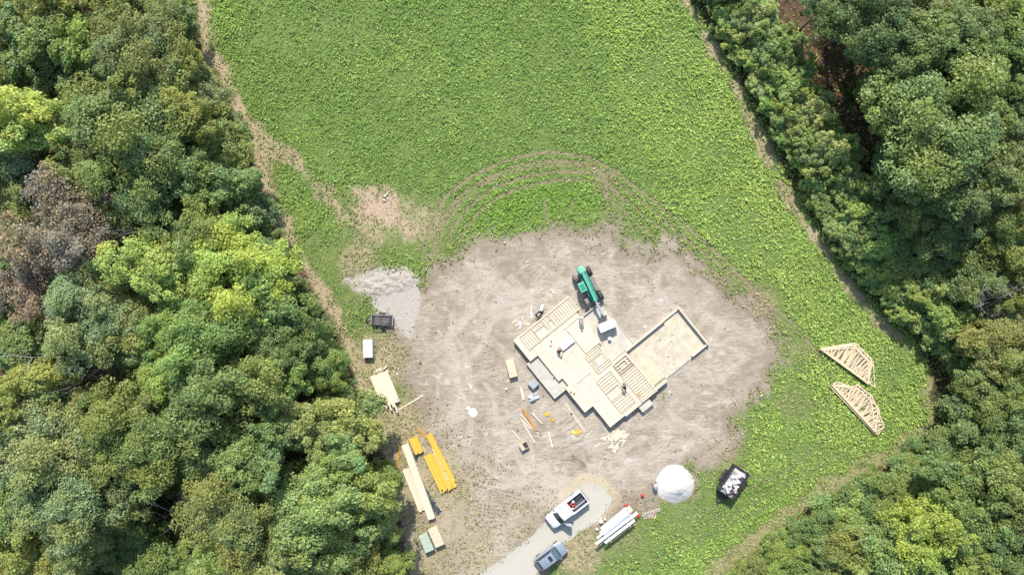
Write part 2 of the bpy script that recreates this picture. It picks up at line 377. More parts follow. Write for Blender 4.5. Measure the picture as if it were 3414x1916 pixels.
# ------------------------------------------------------------------ field: broad-leaved ground cover (uncountable)
fol = bpy.data.materials.new('leaf_cover'); b = NB(fol)
at = b.new('ShaderNodeAttribute'); at.attribute_name = 'tint'
dif = b.new('ShaderNodeBsdfDiffuse'); trn = b.new('ShaderNodeBsdfTranslucent'); mx = b.new('ShaderNodeMixShader'); mx.inputs[0].default_value = .22
b.link(at.outputs['Color'], dif.inputs[0]); b.link(b.mix(1, at.outputs['Color'], (1.0, 1.0, .55), 'MULTIPLY'), trn.inputs[0])
b.link(dif.outputs[0], mx.inputs[1]); b.link(trn.outputs[0], mx.inputs[2]); b.link(mx.outputs[0], b.out.inputs[0])

def field():
    N = 500000
    P = np.stack([rng.uniform(-56, 58, N), rng.uniform(-42, 44, N)], 1)
    m = masks(P)
    clump = fbm(P, 2.2, 51, 3)
    bare = np.clip(np.maximum.reduce([m['pad']*1.25, m['path']*.97, m['arc']*1.05, m['clay'], m['gravel'], m['drive']*1.2, m['dry']*1.02]), 0, 1)
    dens = (1-bare)*(1-m['wood']*.9)*np.clip(.42+clump*.95, 0, 1)*np.clip(1.25-np.clip((fbm(P, .22, 55, 4)-.56)*7, 0, .9), 0, 1)
    # ragged weeds in the dry ground and on the pad rim
    dens = np.maximum(dens, .38*np.clip((fbm(P, .5, 77)-.50)*5, 0, 1)*np.clip(1-m['pad']*.97, 0, 1)*(m['dry'] > .05)*(1-m['wood'])*(1-m['drive']))
    c = V(965, 640); dd = np.hypot(P[:, 0]-c.x, (P[:, 1]-c.y)*1.7)   # rough green clump beside the gravel heap
    dens = np.maximum(dens, np.clip(1.5-dd/2.9, 0, .95)*np.clip(clump*2-.35, 0, 1))
    dens = dens*np.where(bare > .15, np.clip((fbm(P, .9, 59, 2)-.28)*5, 0, 1), 1)
    keep = rng.uniform(size=N) < dens
    m['bare'] = bare
    P = P[keep]; n = len(P); m = {k: v[keep] for k, v in m.items()}
    big = fbm(P, .07, 61, 3); mid = fbm(P, .35, 71, 3); fine = rng.uniform(size=n)
    u = np.clip((P[:, 0]-5)/30, 0, 1)*.45+big*.8+(mid-.5)*.7
    dark = np.array([.195, .308, .074]); lime = np.array([.290, .408, .092]); yel = np.array([.385, .445, .125])
    t = np.clip(u*1.9-.42+(fbm(P, .28, 84, 3)-.5)*1.6+(fbm(P, .9, 83, 2)-.5)*.8, 0, 1)[:, None]
    col = dark*(1-t)+lime*t
    yy = (np.clip((P[:, 0]-12)/25, 0, 1)*.5*(mid > .45))[:, None]*rng.uniform(.2, 1, (n, 1)); col = col*(1-yy)+yel*yy
    ls = m['lush'][:, None]*.75; col = col*(1-ls)+np.array([.20, .34, .05])*ls
    dry = np.clip(np.maximum(m['dry']*1.1+m['path']*.8, m['bare']*.9)-m['lush'], 0, .8)[:, None]; col = col*(1-dry)+np.array([.215, .215, .095])*dry
    col *= rng.uniform(.7, 1.3, (n, 1))
    hi = rng.uniform(size=(n, 1)) < .16; col = np.where(hi, col*1.15+np.array([.10, .11, .05]), col)
    vs = []; cs = []
    K = 2
    clump2 = fbm(P, 1.1, 57, 2)*.5+vnoise(P, 2.6, 58)*.5
    size = rng.uniform(.11, .225, n)*(.8+.5*big)*np.where(m['dry'] > .2, .62, 1)
    for k in range(K):
        a = rng.uniform(0, 2*np.pi, n); r = rng.uniform(.0, .16, n)
        c3 = np.stack([P[:, 0]+np.cos(a)*r, P[:, 1]+np.sin(a)*r, (rng.uniform(.02, .20, n)+.24*np.clip((clump2-.48)*5, 0, 1)*rng.uniform(.4, 1, n))*(size/.22)], 1)
        nr = np.stack([rng.normal(0, .42, n), rng.normal(0, .42, n), np.ones(n)], 1)
        vs.append(leaf_quads(c3, nr, (size*rng.uniform(.7, 1.1, n))[:, None]))
        cs.append(np.repeat(col*rng.uniform(.82, 1.18, (n, 1)), 4, axis=0))
    me = fastmesh('field_plants', np.concatenate(vs), 4, np.concatenate(cs)); me.materials.append(fol)
    o = link('field_plants', me); tag(o, 'low bright green leafy cover crop over the whole clearing', 'plants', kind='stuff')
field()

def dry_grass():
    N = 200000
    P = np.stack([rng.uniform(-52, 50, N), rng.uniform(-40, 40, N)], 1); m = masks(P)
    wgt = np.maximum(np.maximum(m['dry']*1.1, m['path']*.8), m['arc']*.5)*np.clip(fbm(P, .6, 97)*2.6-.75, 0, 1)*(1-m['drive'])*(1-m['gravel'])*(1-m['wood']*.8)*(1-m['clay']*.8)
    k = rng.uniform(size=N) < wgt
    P = P[k]; n = len(P); g = rng.uniform(size=(n, 1))*np.clip(fbm(P, .35, 99)*2.2-.4, 0, 1)[:, None]
    col = (np.array([.40, .335, .205])*(1-g)+np.array([.20, .235, .085])*g)*rng.uniform(.7, 1.3, (n, 1))
    nr = np.stack([rng.normal(0, .6, n), rng.normal(0, .6, n), np.ones(n)], 1); z = rng.uniform(.02, .16, n)
    me = fastmesh('dry_grass', leaf_quads(np.stack([P[:, 0], P[:, 1], z], 1), nr, rng.uniform(.09, .20, (n, 1)), 2.0), 4, np.repeat(col, 4, 0)); me.materials.append(fol)
    tag(link('dry_grass', me), 'dry straw coloured grass along the paths and dirt edges', 'grass', kind='stuff')
dry_grass()

def clods():
    N = 30000
    P = np.stack([rng.uniform(-34, 24, N), rng.uniform(-38, 14, N)], 1); m = masks(P)
    k = rng.uniform(size=N) < np.clip(m['pad']*.5+m['gravel']*.8-m['drive'], 0, 1)*np.clip(fbm(P, .4, 91)*1.6-.3, 0, 1)
    P = P[k]; g = m['gravel'][k]; n = len(P); r = rng.uniform(.03, .075, n)*(1+1.2*(rng.uniform(size=n) < .06))
    vs = []; cs = []
    base = np.array([(1,0,0),(0,1,0),(-1,0,0),(0,-1,0)], float)
    col = np.where((g > .4)[:, None], np.array([.48, .455, .42]), np.array([.36, .31, .25]))*rng.uniform(.7, 1.25, (n, 1))
    ang = rng.uniform(0, 6.28, n); cr, sr = np.cos(ang), np.sin(ang)
    ring = np.stack([np.stack([P[:, 0]+(cr*b_[0]-sr*b_[1])*r*rng.uniform(.7, 1.3, n), P[:, 1]+(sr*b_[0]+cr*b_[1])*r*rng.uniform(.7, 1.3, n), np.full(n, .0)], 1) for b_ in base], 1)
    top = np.stack([P[:, 0], P[:, 1], r*rng.uniform(.7, 1.2, n)], 1)
    for i in range(4): vs.append(np.stack([ring[:, i], ring[:, (i+1) % 4], top], 1).reshape(-1, 3)); cs.append(np.repeat(col, 3, 0))
    me = fastmesh('dirt_clods', np.concatenate(vs), 3, np.concatenate(cs))
    mm = bpy.data.materials.new('clod_earth'); b = NB(mm); a = b.new('ShaderNodeAttribute'); a.attribute_name = 'tint'; b.bsdf(a.outputs['Color'], .95, 0, .1)
    me.materials.append(mm); tag(link('dirt_clods', me), 'small stones and clods scattered over the bare dirt', 'stones', kind='stuff')
clods()

# ------------------------------------------------------------------ trees
leafm = bpy.data.materials.new('tree_leaves'); b = NB(leafm)
at = b.new('ShaderNodeAttribute'); at.attribute_name = 'tint'; oi = b.new('ShaderNodeObjectInfo')
lc = b.mix(1, at.outputs['Color'], oi.outputs['Color'], 'MULTIPLY')
dif = b.new('ShaderNodeBsdfDiffuse'); trn = b.new('ShaderNodeBsdfTranslucent'); mx = b.new('ShaderNodeMixShader'); mx.inputs[0].default_value = .38
b.link(lc, dif.inputs[0]); b.link(b.mix(1, lc, (1.0, 1.0, .5), 'MULTIPLY'), trn.inputs[0])
gl = b.new('ShaderNodeBsdfGlossy'); gl.inputs['Roughness'].default_value = .45; gl.inputs[0].default_value = (1, 1, 1, 1)
mx2 = b.new('ShaderNodeMixShader'); mx2.inputs[0].default_value = .015
b.link(dif.outputs[0], mx.inputs[1]); b.link(trn.outputs[0], mx.inputs[2])
b.link(mx.outputs[0], mx2.inputs[1]); b.link(gl.outputs[0], mx2.inputs[2]); b.link(mx2.outputs[0], b.out.inputs[0])
bark = mat('bark', (.16, .125, .095), .3, 4, .95, bump=.5)
deadbark = mat('dead_bark', (.42, .39, .36), .25, 5, .95, bump=.4)

def crown_mesh(name, r, rz, nl, leaves, lsize, low=-.35, seed=0, spread=.62):
    """crown of overlapping leafy boughs, origin at the crown centre, radius r, half height rz"""
    g = np.random.default_rng(seed); cen = []; rad = []
    for k in range(nl):
        z = g.uniform(low, 1); a = g.uniform(0, 2*np.pi); h = math.sqrt(max(0, 1-z*z*.85))
        q = spread*g.uniform(.55, 1.32)
        cen.append((h*math.cos(a)*q*r, h*math.sin(a)*q*r, z*q*rz)); rad.append(r*g.uniform(.20, .38))
    cen += [(0, 0, 0), (r*.2, -r*.15, rz*.3)]; rad += [r*.55, r*.5]
    cen, rad = np.array(cen), np.array(rad); own = np.arange(len(cen))
    # every bough carries smaller leafy tufts on its outside
    sc_, sr_, so_ = [], [], []
    for k in range(len(cen)):
        nt_ = 9 if k < nl else 14
        d = g.normal(size=(nt_, 3)); d[:, 2] = np.abs(d[:, 2])*.8-.25; d += cen[k]/(np.linalg.norm(cen[k])+.3)*.7; d /= np.linalg.norm(d, axis=1, keepdims=True)
        sc_.append(cen[k]+d*rad[k]*g.uniform(.62, 1.02, (nt_, 1))); sr_.append(rad[k]*g.uniform(.28, .5, nt_)); so_.append(np.full(nt_, k))
    sc_, sr_, so_ = np.concatenate(sc_), np.concatenate(sr_), np.concatenate(so_)
    pr = sr_**2; pr /= pr.sum()
    L = g.choice(len(sc_), leaves, p=pr); d = g.normal(size=(leaves, 3)); d[:, 2] += .45
    d /= np.linalg.norm(d, axis=1, keepdims=True)
    rr = sr_[L]*(.35+.75*g.uniform(size=leaves)**.45)
    p = sc_[L]+d*rr[:, None]*np.array([1, 1, .8])
    nr = d*.6+np.array([0, 0, .8])+g.normal(size=(leaves, 3))*.45
    sz = lsize*g.uniform(.55, 1.35, (leaves, 1))
    lobe = g.uniform(.86, 1.14, len(sc_)); hue = g.uniform(-1, 1, len(cen))
    br = lobe[L]*g.uniform(.84, 1.16, leaves); hu = hue[so_[L]]
    col = np.stack([br*(1+.12*hu+g.normal(0, .06, leaves)), br*(1+.02*hu), br*(1-.15*hu)], 1).clip(0, 2)
    me = fastmesh(name, leaf_quads(p, nr, sz), 4, np.repeat(col, 4, 0)); me.materials.append(leafm); return me
def trunk_mesh(name, h, r, spread, seed):
    g = random.Random(seed); m = MB()
    m.tube([(0,0,-.1),(0,0,.3),(g.uniform(-.2,.2),g.uniform(-.2,.2),h*.4),(g.uniform(-.4,.4),g.uniform(-.4,.4),h*.75),(0,0,h)], [r*1.35,r,r*.8,r*.5,r*.15], 8)
    for k in range(7):
        a = k*.9+g.uniform(-.3,.3); z = h*g.uniform(.38,.75); e = spread*g.uniform(.6,.95)
        m.tube([(0,0,z),(math.cos(a)*e*.5,math.sin(a)*e*.5,z+h*.10),(math.cos(a)*e,math.sin(a)*e,z+h*.2)], [r*.4,r*.24,r*.07], 5)
    return m.mesh(name)
def dead_mesh(name, h, r, spread, seed, depth=4):
    g = random.Random(seed); m = MB()
    def br(p, d, L, rad, lev):
        pts = [p]; q = p.copy(); dd = d.copy()
        for i in range(3):
            dd = (dd+Vector((g.uniform(-.3,.3), g.uniform(-.3,.3), g.uniform(-.15,.2)))).normalized(); q = q+dd*L/3; pts.append(q.copy())
        m.tube(pts, [rad, rad*.8, rad*.62, rad*.4], 5 if lev < 2 else 3, False)
        if lev < depth:
            for k in range(3 if lev else 7):
                t = g.choice(pts[1:]); a = g.uniform(0, 6.28)
                nd = (dd*.55+Vector((math.cos(a), math.sin(a), g.uniform(-.15, .55)))*.8).normalized(); br(t.copy(), nd, L*g.uniform(.5,.72), rad*.5, lev+1)
    br(Vector((0,0,0)), Vector((0,0,1)), h*.62, r, 0)
    me = m.mesh(name); return me
CR = []   # (crown mesh, radius, half height)
for k, (r, rz, nl, lv, ls, low, spd) in enumerate([(4.6,4.4,26,21000,.215,-.5,.70),(4.6,5.2,22,21000,.215,-.6,.68),(4.6,3.9,30,22000,.20,-.4,.74),(4.6,4.8,20,20000,.23,-.55,.66),(4.6,4.2,34,22000,.20,-.45,.76),(4.6,5.6,28,22000,.21,-.65,.68)]):
    CR.append((crown_mesh('crown', r, rz, nl, lv, ls, low, 100+k, spd), r, rz))
BIG = [(crown_mesh('crown', 6.4, 5.6, 34, 40000, .215, -.5, 150, .72), 6.4, 5.6), (crown_mesh('crown', 6.4, 5.0, 40, 40000, .205, -.45, 151, .76), 6.4, 5.0)]
SPARSE = [(crown_mesh('crown', 4.6, 4.6, 34, 26000, .145, -.5, 140, .74), 4.6, 4.6), (crown_mesh('crown', 4.6, 4.0, 36, 26000, .145, -.4, 141, .76), 4.6, 4.0)]
SHR = [(crown_mesh('foliage', 2.2, 1.9, 20, 11000, .15, -.4, 160+k, .72), 2.2, 1.9) for k in range(4)]
TRK_M = []
for k in range(4):
    me_ = trunk_mesh('trunk', 10, .24, 3.4, 300+k); me_.materials.append(bark); TRK_M.append(me_)
STEM = []
for k in range(2):
    me_ = trunk_mesh('stem', 3, .07, 1.3, 320+k); me_.materials.append(bark); STEM.append(me_)
DEAD = []
for k in range(3):
    me_ = dead_mesh('branches', 10, .11, 3, 340+k); me_.materials.append(deadbark); DEAD.append(me_)

TONE = {  # leaf reflectance
 'olive': (.250, .255, .085), 'dkolive': (.185, .205, .066), 'dark': (.130, .185, .058), 'mid': (.190, .265, .080), 'bright': (.240, .335, .085),
 'grey': (.250, .295, .135), 'yellow': (.34, .35, .085), 'lime': (.335, .41, .09), 'pale': (.30, .345, .135), 'brown': (.30, .225, .175),
 'rust': (.34, .235, .11), 'blue': (.150, .225, .080), 'ochre': (.32, .285, .10)}
for k_ in TONE:
    f_ = {'lime': .12, 'brown': .08, 'rust': .15, 'yellow': .55, 'ochre': .6}.get(k_, .5)
    TONE[k_] = tuple((a_*(1-f_)+c_*f_)*w_ for a_, c_, w_ in zip(TONE[k_], (.195, .250, .080), (1.13, 1.14, 1.14)))
CLEARP = CLEAR
def in_wood(p, margin):
    q = np.array([[p.x, p.y]]); return float(sdist(q, CLEARP)[0]) < -margin
CEN = Vector((0, 0, 0))
cnt = 0
def tree(vx, vy, rv, tone, label, hmax=17.0, kind='leafy', group=None, shade=1.0):
    """crown centre at view pixel (vx,vy), crown radius rv view px; the foot is found under it inside the wood"""
    global cnt; cnt += 1
    g = random.Random(cnt*13+5)
    pool = SPARSE if kind == 'sparse' else BIG if rv > 103 else CR
    cm, r0, rz0 = pool[g.randrange(len(pool))]
    h = hmax*g.uniform(.92, 1.06)*(1.16 if kind == 'dead' else 1)
    while True:
        zc = h*.66; k = (CAMH-zc)/CAMH; r = rv*VS/PPM*k; p = V(vx, vy, zc)
        if in_wood(p, .5) or h < 4.5: break
        h -= .5
    sc = r/r0; rz = min(rz0*sc*1.05, h*.40); zs = rz/rz0
    nm = {'dead': 'dead_tree'}.get(kind, 'broadleaf_tree')
    t = thing(nm, label, 'tree', (p.x, p.y, 0), g.uniform(0, 6.28), group)
    if kind == 'dead':
        o = link('branches', g.choice(DEAD), t); s = h/10; o.scale = (r/3.0, r/3.0, s); return t
    zc = h-rz*1.02
    # keep the crown on its pixel: move the foot under it for the final crown height
    p = V(vx, vy, zc); t.location = (p.x, p.y, 0)
    c = link('crown', cm, t); c.location = (0, 0, zc); e_ = g.uniform(.9, 1.16); c.scale = (sc*e_*1.06, sc/e_*1.06, zs); c.rotation_euler = (g.uniform(-.12, .12), g.uniform(-.12, .12), 0)
    j = g.uniform(.86, 1.14)*shade; T = TONE[tone]; c.color = (T[0]*j*g.uniform(.93, 1.07), T[1]*j, T[2]*j*g.uniform(.85, 1.15), 1)
    k = link('trunk', g.choice(TRK_M), t); k.scale = (max(.6, sc), max(.6, sc), (zc+rz*.35)/10)
    return t
def shrub(p, r, tone, label, group, hs=1.0):
    global cnt; cnt += 1; g = random.Random(cnt*17+3)
    cm, r0, rz0 = g.choice(SHR); sc = r/r0
    t = thing('shrub', label, 'shrub', (p.x, p.y, 0), g.uniform(0, 6.28), group)
    c = link('foliage', cm, t); rz = rz0*sc*hs; c.scale = (sc, sc, sc*hs); c.location = (0, 0, rz*.82)
    j = g.uniform(.9, 1.15)*(1.2 if 'hedge' in group else 1); T = TONE[tone]; c.color = (T[0]*j*g.uniform(.9, 1.1), T[1]*j, T[2]*j, 1)
    k = link('stem', g.choice(STEM), t); k.scale = (sc, sc, rz*1.2/3); return t

LW = 'trees of the wood left of the clearing'; RW = 'trees of the wood right of the clearing'
T_LEFT = [
 (60,55,75,'yellow',"yellow green tree in the photo's top left corner",17,'leafy'),
 (185,45,85,'olive',"olive tree at the top edge, second from the top left corner",17,'leafy'),
 (318,30,78,'dkolive',"dark olive tree cut by the photo's top edge, third from left",16,'leafy'),
 (446,62,66,'dark',"dark green tree at the top of the left wood beside the field corner",13,'leafy'),
 (110,120,82,'mid',"rich green tree just below the yellow one in the top left corner",17,'leafy'),
 (232,135,92,'bright',"fresh green broad crown near the top left, right of a rich green one",17,'leafy'),
 (345,140,100,'grey',"greyish green wide crown near the top of the left wood",17,'leafy'),
 (430,165,66,'yellow',"small yellow tinged tree close to the field's upper left edge",14,'leafy'),
 (478,232,70,'grey',"grey green tree on the wood's edge beside the upper dry path",12,'leafy'),
 (552,275,52,'dkolive',"small dark tree on the wood's edge above the dead stump",9,'leafy'),
 (35,175,66,'dkolive',"dark olive tree on the photo's left edge, upper quarter",16,'leafy'),
 (150,215,92,'dark',"dark shaded green tree in the upper left of the wood",15,'leafy'),
 (265,225,80,'blue',"bluish dark green tree in the shade above the largest upper left crown",14,'leafy'),
 (18,290,62,'rust',"rusty orange thin tree on the photo's left edge",15,'sparse'),
 (105,315,92,'lime',"pale lime tree near the left edge, below the rusty one",17,'leafy'),
 (55,405,92,'pale',"pale green tree on the left edge above the brown withered tree",17,'leafy'),
 (330,320,132,'mid',"largest round green crown in the upper left wood",19,'leafy'),
 (478,300,74,'yellow',"yellow green tree between the largest upper crown and the path",15,'leafy'),
 (566,372,66,'yellow',"olive yellow tree on the wood's edge left of the dead stump",11,'leafy'),
 (360,445,112,'dark',"deep green crown right of the brown withered tree's top",17,'leafy'),
 (236,420,72,'olive',"olive green tree above the brown withered tree",16,'leafy'),
 (500,400,66,'dkolive',"dark olive tree near the wood's edge level with the stump",13,'leafy'),
 (545,470,82,'mid',"mid green tree near the wood's edge above the clay patch level",14,'leafy'),
 (626,528,78,'blue',"blue green tree on the wood's edge left of the clay patch",11,'leafy'),
 (35,505,66,'dkolive',"dark olive tree on the left edge beside the brown withered tree",15,'leafy'),
 (192,580,128,'brown',"large withered tree with pinkish brown leaves in the left wood",19,'sparse'),
 (110,705,104,'brown',"smaller brown withered tree below the large pinkish brown one",16,'sparse'),
 (40,625,66,'dark',"dark green tree on the left edge between two brown withered trees",14,'leafy'),
 (258,640,60,'ochre',"thin ochre tree between the brown withered tree and a lime one",15,'sparse'),
 (395,680,88,'lime',"bright lime yellow tree, left of the two in the left wood",17,'leafy'),
 (602,690,116,'lime',"big lime yellow tree near the wood's edge, right of a smaller lime one",16,'leafy'),
 (520,612,80,'mid',"mid green tree directly above the big lime yellow tree",16,'leafy'),
 (690,655,60,'blue',"dark blue green tree between the big lime tree and the path",10,'leafy'),
 (420,565,70,'dark',"dark shaded tree above the smaller lime yellow tree",13,'leafy'),
 (225,785,102,'grey',"silvery grey green tree below the brown withered trees",17,'leafy'),
 (335,770,70,'olive',"olive tree between the silvery tree and the smaller lime tree",15,'sparse'),
 (335,870,74,'ochre',"ochre olive tree right of the bare grey dead tree",16,'leafy'),
 (572,795,112,'mid',"wide green crown just below the big lime yellow tree",17,'leafy'),
 (470,862,100,'bright',"fresh green crown in the middle of the left wood",17,'leafy'),
 (694,772,78,'mid',"mid green tree on the wood's edge left of the grey gravel heap",12,'leafy'),
 (768,862,66,'mid',"green tree on the wood's edge left of the black utility trailer",10,'leafy'),
 (690,868,76,'dark',"dark green tree left of the edge tree near the white wrapped pack",13,'leafy'),
 (418,940,62,'lime',"small lime tree below the fresh green crown in mid wood",15,'leafy'),
 (50,790,70,'dark',"very dark tree on the left edge below the small brown tree",13,'leafy'),
 (85,885,80,'dark',"dark green tree left of the bare grey dead tree",14,'leafy'),
 (110,980,84,'yellow',"yellow green tree below the bare grey dead tree, near left edge",17,'leafy'),
 (565,1020,132,'mid',"largest green crown of the left wood's lower half",18,'leafy'),
 (700,955,84,'bright',"bright green tree above the largest lower crown, near the edge",14,'leafy'),
 (815,925,58,'mid',"edge tree level with the white wrapped pack",9,'leafy'),
 (855,985,46,'dark',"small dark edge tree left of the big pale lumber stack",7,'leafy'),
 (260,1040,88,'olive',"olive crown left of the largest lower crown",16,'leafy'),
 (345,1100,118,'olive',"broad olive green crown with knobbly boughs in the lower left wood",17,'leafy'),
 (95,1120,112,'grey',"wide grey green crown on the lower left edge",17,'leafy'),
 (30,1020,62,'bright',"small fresh green tree on the photo's left edge, lower middle",16,'leafy'),
 (430,1010,66,'dkolive',"dark olive tree left of the largest lower crown's top",14,'leafy'),
 (872,1062,92,'pale',"pale silvery tree on the wood's edge left of the yellow beams",12,'leafy'),
 (760,1070,74,'olive',"olive tree left of the pale silvery edge tree",14,'leafy'),
 (850,1150,72,'bright',"bright green tree just below the pale silvery edge tree",12,'leafy'),
 (655,1150,82,'mid',"green tree below the largest lower crown",15,'leafy'),
 (530,1180,70,'dark',"dark tree in the gap below the broad olive crown",11,'leafy'),
 (592,1275,112,'dkolive',"rounded olive green crown beside the twiggy dead tree at the bottom",17,'leafy'),
 (818,1290,130,'bright',"biggest fresh green crown near the bottom of the left wood",16,'leafy'),
 (940,1215,62,'dark',"dark edge tree left of the orange board",9,'leafy'),
 (950,1310,58,'mid',"mid green edge tree left of the long pale lumber stack",8,'leafy'),
 (165,1240,112,'grey',"grey green crown with white limbs near the bottom left",17,'leafy'),
 (45,1230,80,'pale',"pale green tree on the left edge near the bottom",16,'leafy'),
 (295,1235,82,'olive',"olive crown right of the one with white limbs",16,'leafy'),
 (75,1385,92,'yellow',"yellow olive tree in the bottom left corner",16,'leafy'),
 (195,1365,84,'ochre',"thin brownish ochre tree at the bottom, second from the left corner",15,'sparse'),
 (345,1335,92,'dark',"very dark green tree in the bottom gap of the left wood",11,'leafy'),
 (430,1425,84,'dark',"dark tree cut by the bottom edge below the twiggy dead tree",11,'leafy'),
 (560,1425,74,'bright',"bright green tree cut by the bottom edge, left of a grey green one",15,'leafy'),
 (680,1395,86,'grey',"grey green tree at the bottom, left of the biggest fresh green crown",15,'leafy'),
 (850,1400,92,'dkolive',"dark olive tree at the bottom below the biggest fresh green crown",12,'leafy'),
 (968,1422,56,'bright',"bright green edge tree at the bottom beside the drive's dry strip",8,'leafy'),
 (210,905,66,'grey',"bare grey dead tree with pale branches in the left wood",15,'dead'),
 (322,640,44,'grey',"thin bare dead tree left of the smaller lime yellow tree",15,'dead'),
 (770,1195,62,'grey',"grey brown dead tree tangled between green crowns near the wood's edge",12,'dead'),
 (492,1318,44,'grey',"twiggy pale dead tree beside the rounded olive crown at the bottom",13,'dead'),
]
T_RIGHT = [
 (2085,10,52,'blue',"dark green tree at the top edge right of the hedge",14,'leafy'),
 (2165,50,96,'dark',"big dark green crown at the top edge above the brown track",17,'leafy'),
 (2280,130,84,'mid',"green crown right of the brown track's upper end",17,'leafy'),
 (2290,30,80,'dkolive',"dark olive tree at the top edge, right of the big dark crown",17,'leafy'),
 (2400,75,100,'mid',"mid green tree at the top edge, upper right",17,'leafy'),
 (2520,60,90,'bright',"fresh green tree in the photo's top right corner",17,'leafy'),
 (2470,180,92,'mid',"green tree below the top right corner trees",17,'leafy'),
 (2555,200,70,'olive',"olive tree on the right edge near the top",17,'leafy'),
 (2262,265,92,'bright',"left bough of the huge rounded green tree by the brown track",16,'leafy'),
 (2345,320,150,'mid',"huge rounded green crown, largest in the right wood",19,'leafy'),
 (2465,330,90,'mid',"green crown on the right shoulder of the huge rounded one",17,'leafy'),
 (2545,330,70,'blue',"dark blue green tree on the right edge beside the huge crown",15,'leafy'),
 (2320,450,100,'blue',"shaded blue green tree below the huge rounded crown",14,'leafy'),
 (2440,470,92,'dark',"dark tree lower right of the huge rounded crown",15,'leafy'),
 (2545,450,72,'olive',"olive tree on the right edge, upper middle",16,'leafy'),
 (2395,565,88,'dark',"very dark tree in the gap behind the hedge",11,'leafy'),
 (2500,565,82,'dkolive',"dark olive tree behind the hedge near the right edge",14,'leafy'),
 (2560,640,66,'yellow',"yellow green tree on the right edge above the pale dead limbs",15,'leafy'),
 (2470,690,78,'dark',"dark tree behind the hedge level with the garage corner",11,'leafy'),
 (2555,740,60,'dkolive',"dark olive tree on the right edge beside the pale dead limbs",12,'leafy'),
 (2540,780,52,'grey',"bare pale dead tree on the right edge behind the hedge",13,'dead'),
 (2510,870,84,'olive',"olive green tree on the right edge behind the trusses' hedge",13,'leafy'),
 (2560,960,66,'mid',"mid green tree on the right edge level with the lower truss pile",13,'leafy'),
 (2475,1010,82,'dark',"dark green tree right of the clearing's east corner",12,'leafy'),
 (2545,1080,76,'mid',"green tree on the right edge below the truss level",14,'leafy'),
 (2420,1110,86,'blue',"blue green tree behind the clearing's lower right corner",12,'leafy'),
 (2500,1190,90,'bright',"fresh green tree near the right edge, lower quarter",15,'leafy'),
 (2385,1220,92,'mid',"mid green tree right of the dark gap in the lower right wood",14,'leafy'),
 (2290,1180,80,'mid',"green tree on the lower right wood's field edge",10,'leafy'),
 (2205,1245,84,'blue',"blue green edge tree below the dry track of the lower right",9,'leafy'),
 (2330,1330,88,'lime',"bright lime green tree in the lower right wood",15,'leafy'),
 (2130,1290,72,'bright',"bright green edge tree right of the two dry track lines",8,'leafy'),
 (2050,1345,76,'mid',"mid green edge tree at the bottom, third from the field tip",8,'leafy'),
 (2120,1390,80,'dkolive',"dark olive tree left of the dark gap at the bottom",10,'leafy'),
 (1970,1405,70,'bright',"bright green edge tree at the bottom, second from the field tip",7,'leafy'),
 (1900,1440,54,'olive',"olive edge tree at the bottom closest to the field tip",6,'leafy'),
 (2240,1405,92,'bright',"fresh green tree at the bottom, below the lime one's left side",14,'leafy'),
 (2440,1330,88,'mid',"mid green tree right of the bright lime one",15,'leafy'),
 (2540,1310,80,'blue',"blue green tree on the right edge near the bottom",15,'leafy'),
 (2400,1420,84,'bright',"bright tree cut by the bottom edge right of the lime one",15,'leafy'),
 (2520,1420,84,'mid',"green tree in the photo's bottom right corner",15,'leafy'),
 (2020,1450,60,'mid',"mid green tree cut by the bottom edge left of a dark olive one",9,'leafy'),
]
for (x, y, r, tn, lab, h, kd) in T_LEFT: tree(x, y, r*1.06, tn, lab, h, kd, LW)
for (x, y, r, tn, lab, h, kd) in T_RIGHT: tree(x, y, r*1.06, tn, lab, h*.78, kd, RW, shade=.88)

ORD = ['first','second','third','fourth','fifth','sixth','seventh','eighth','ninth','tenth','eleventh','twelfth','thirteenth','fourteenth','fifteenth','sixteenth','seventeenth','eighteenth','nineteenth','twentieth','twenty-first','twenty-second','twenty-third','twenty-fourth','twenty-fifth','twenty-sixth']+['%s' % w_ for w_ in ('twenty-seventh','twenty-eighth','twenty-ninth','thirtieth','thirty-first','thirty-second','thirty-third','thirty-fourth','thirty-fifth','thirty-sixth','thirty-seventh','thirty-eighth','thirty-ninth','fortieth')]
HW = 'shrubs of the hedge along the field'
def along(line, step, jit=0):
    L = [Vector((*p, 0)) for p in line]; out = []; acc = 0
    for a, c in zip(L[:-1], L[1:]):
        d = (c-a).length; t = -acc
        while t+step <= d: t += step; out.append((a+(c-a)*(t/d), (c-a).normalized()))
        acc = d-t
    return out
HEDGE = vp([(1700,-70),(1750,0),(1830,125),(1905,265),(1980,420),(2060,560),(2150,690),(2240,795),(2320,860),(2362,930),(2385,1010),(2372,1090)])
rows = [('field-side row', 1.4, 1.9, 1.0), ('middle row', 3.8, 2.4, 1.2), ('tree-side row', 6.2, 2.3, 1.2)]
for rn, off, rad, hs in rows:
    k = 0
    for p, d in along(HEDGE, 2.3 if off < 2 else 2.7):
        nrm = Vector((-d.y, d.x, 0))            # away from the field
        q = p+nrm*(off*(.86 if p.y > 14 else 1)+random.uniform(-.4, .4))
        if q.y > 38.5: continue
        tn = random.choice(['mid','bright','bright','pale','mid','bright'])
        shrub(q, rad*random.uniform(.8, 1.15), tn, "leafy shrub in the %s of the right hedge, %s from the top" % (rn, ORD[min(k, 39)]), HW, hs*random.uniform(.85, 1.15)); k += 1
k = 0
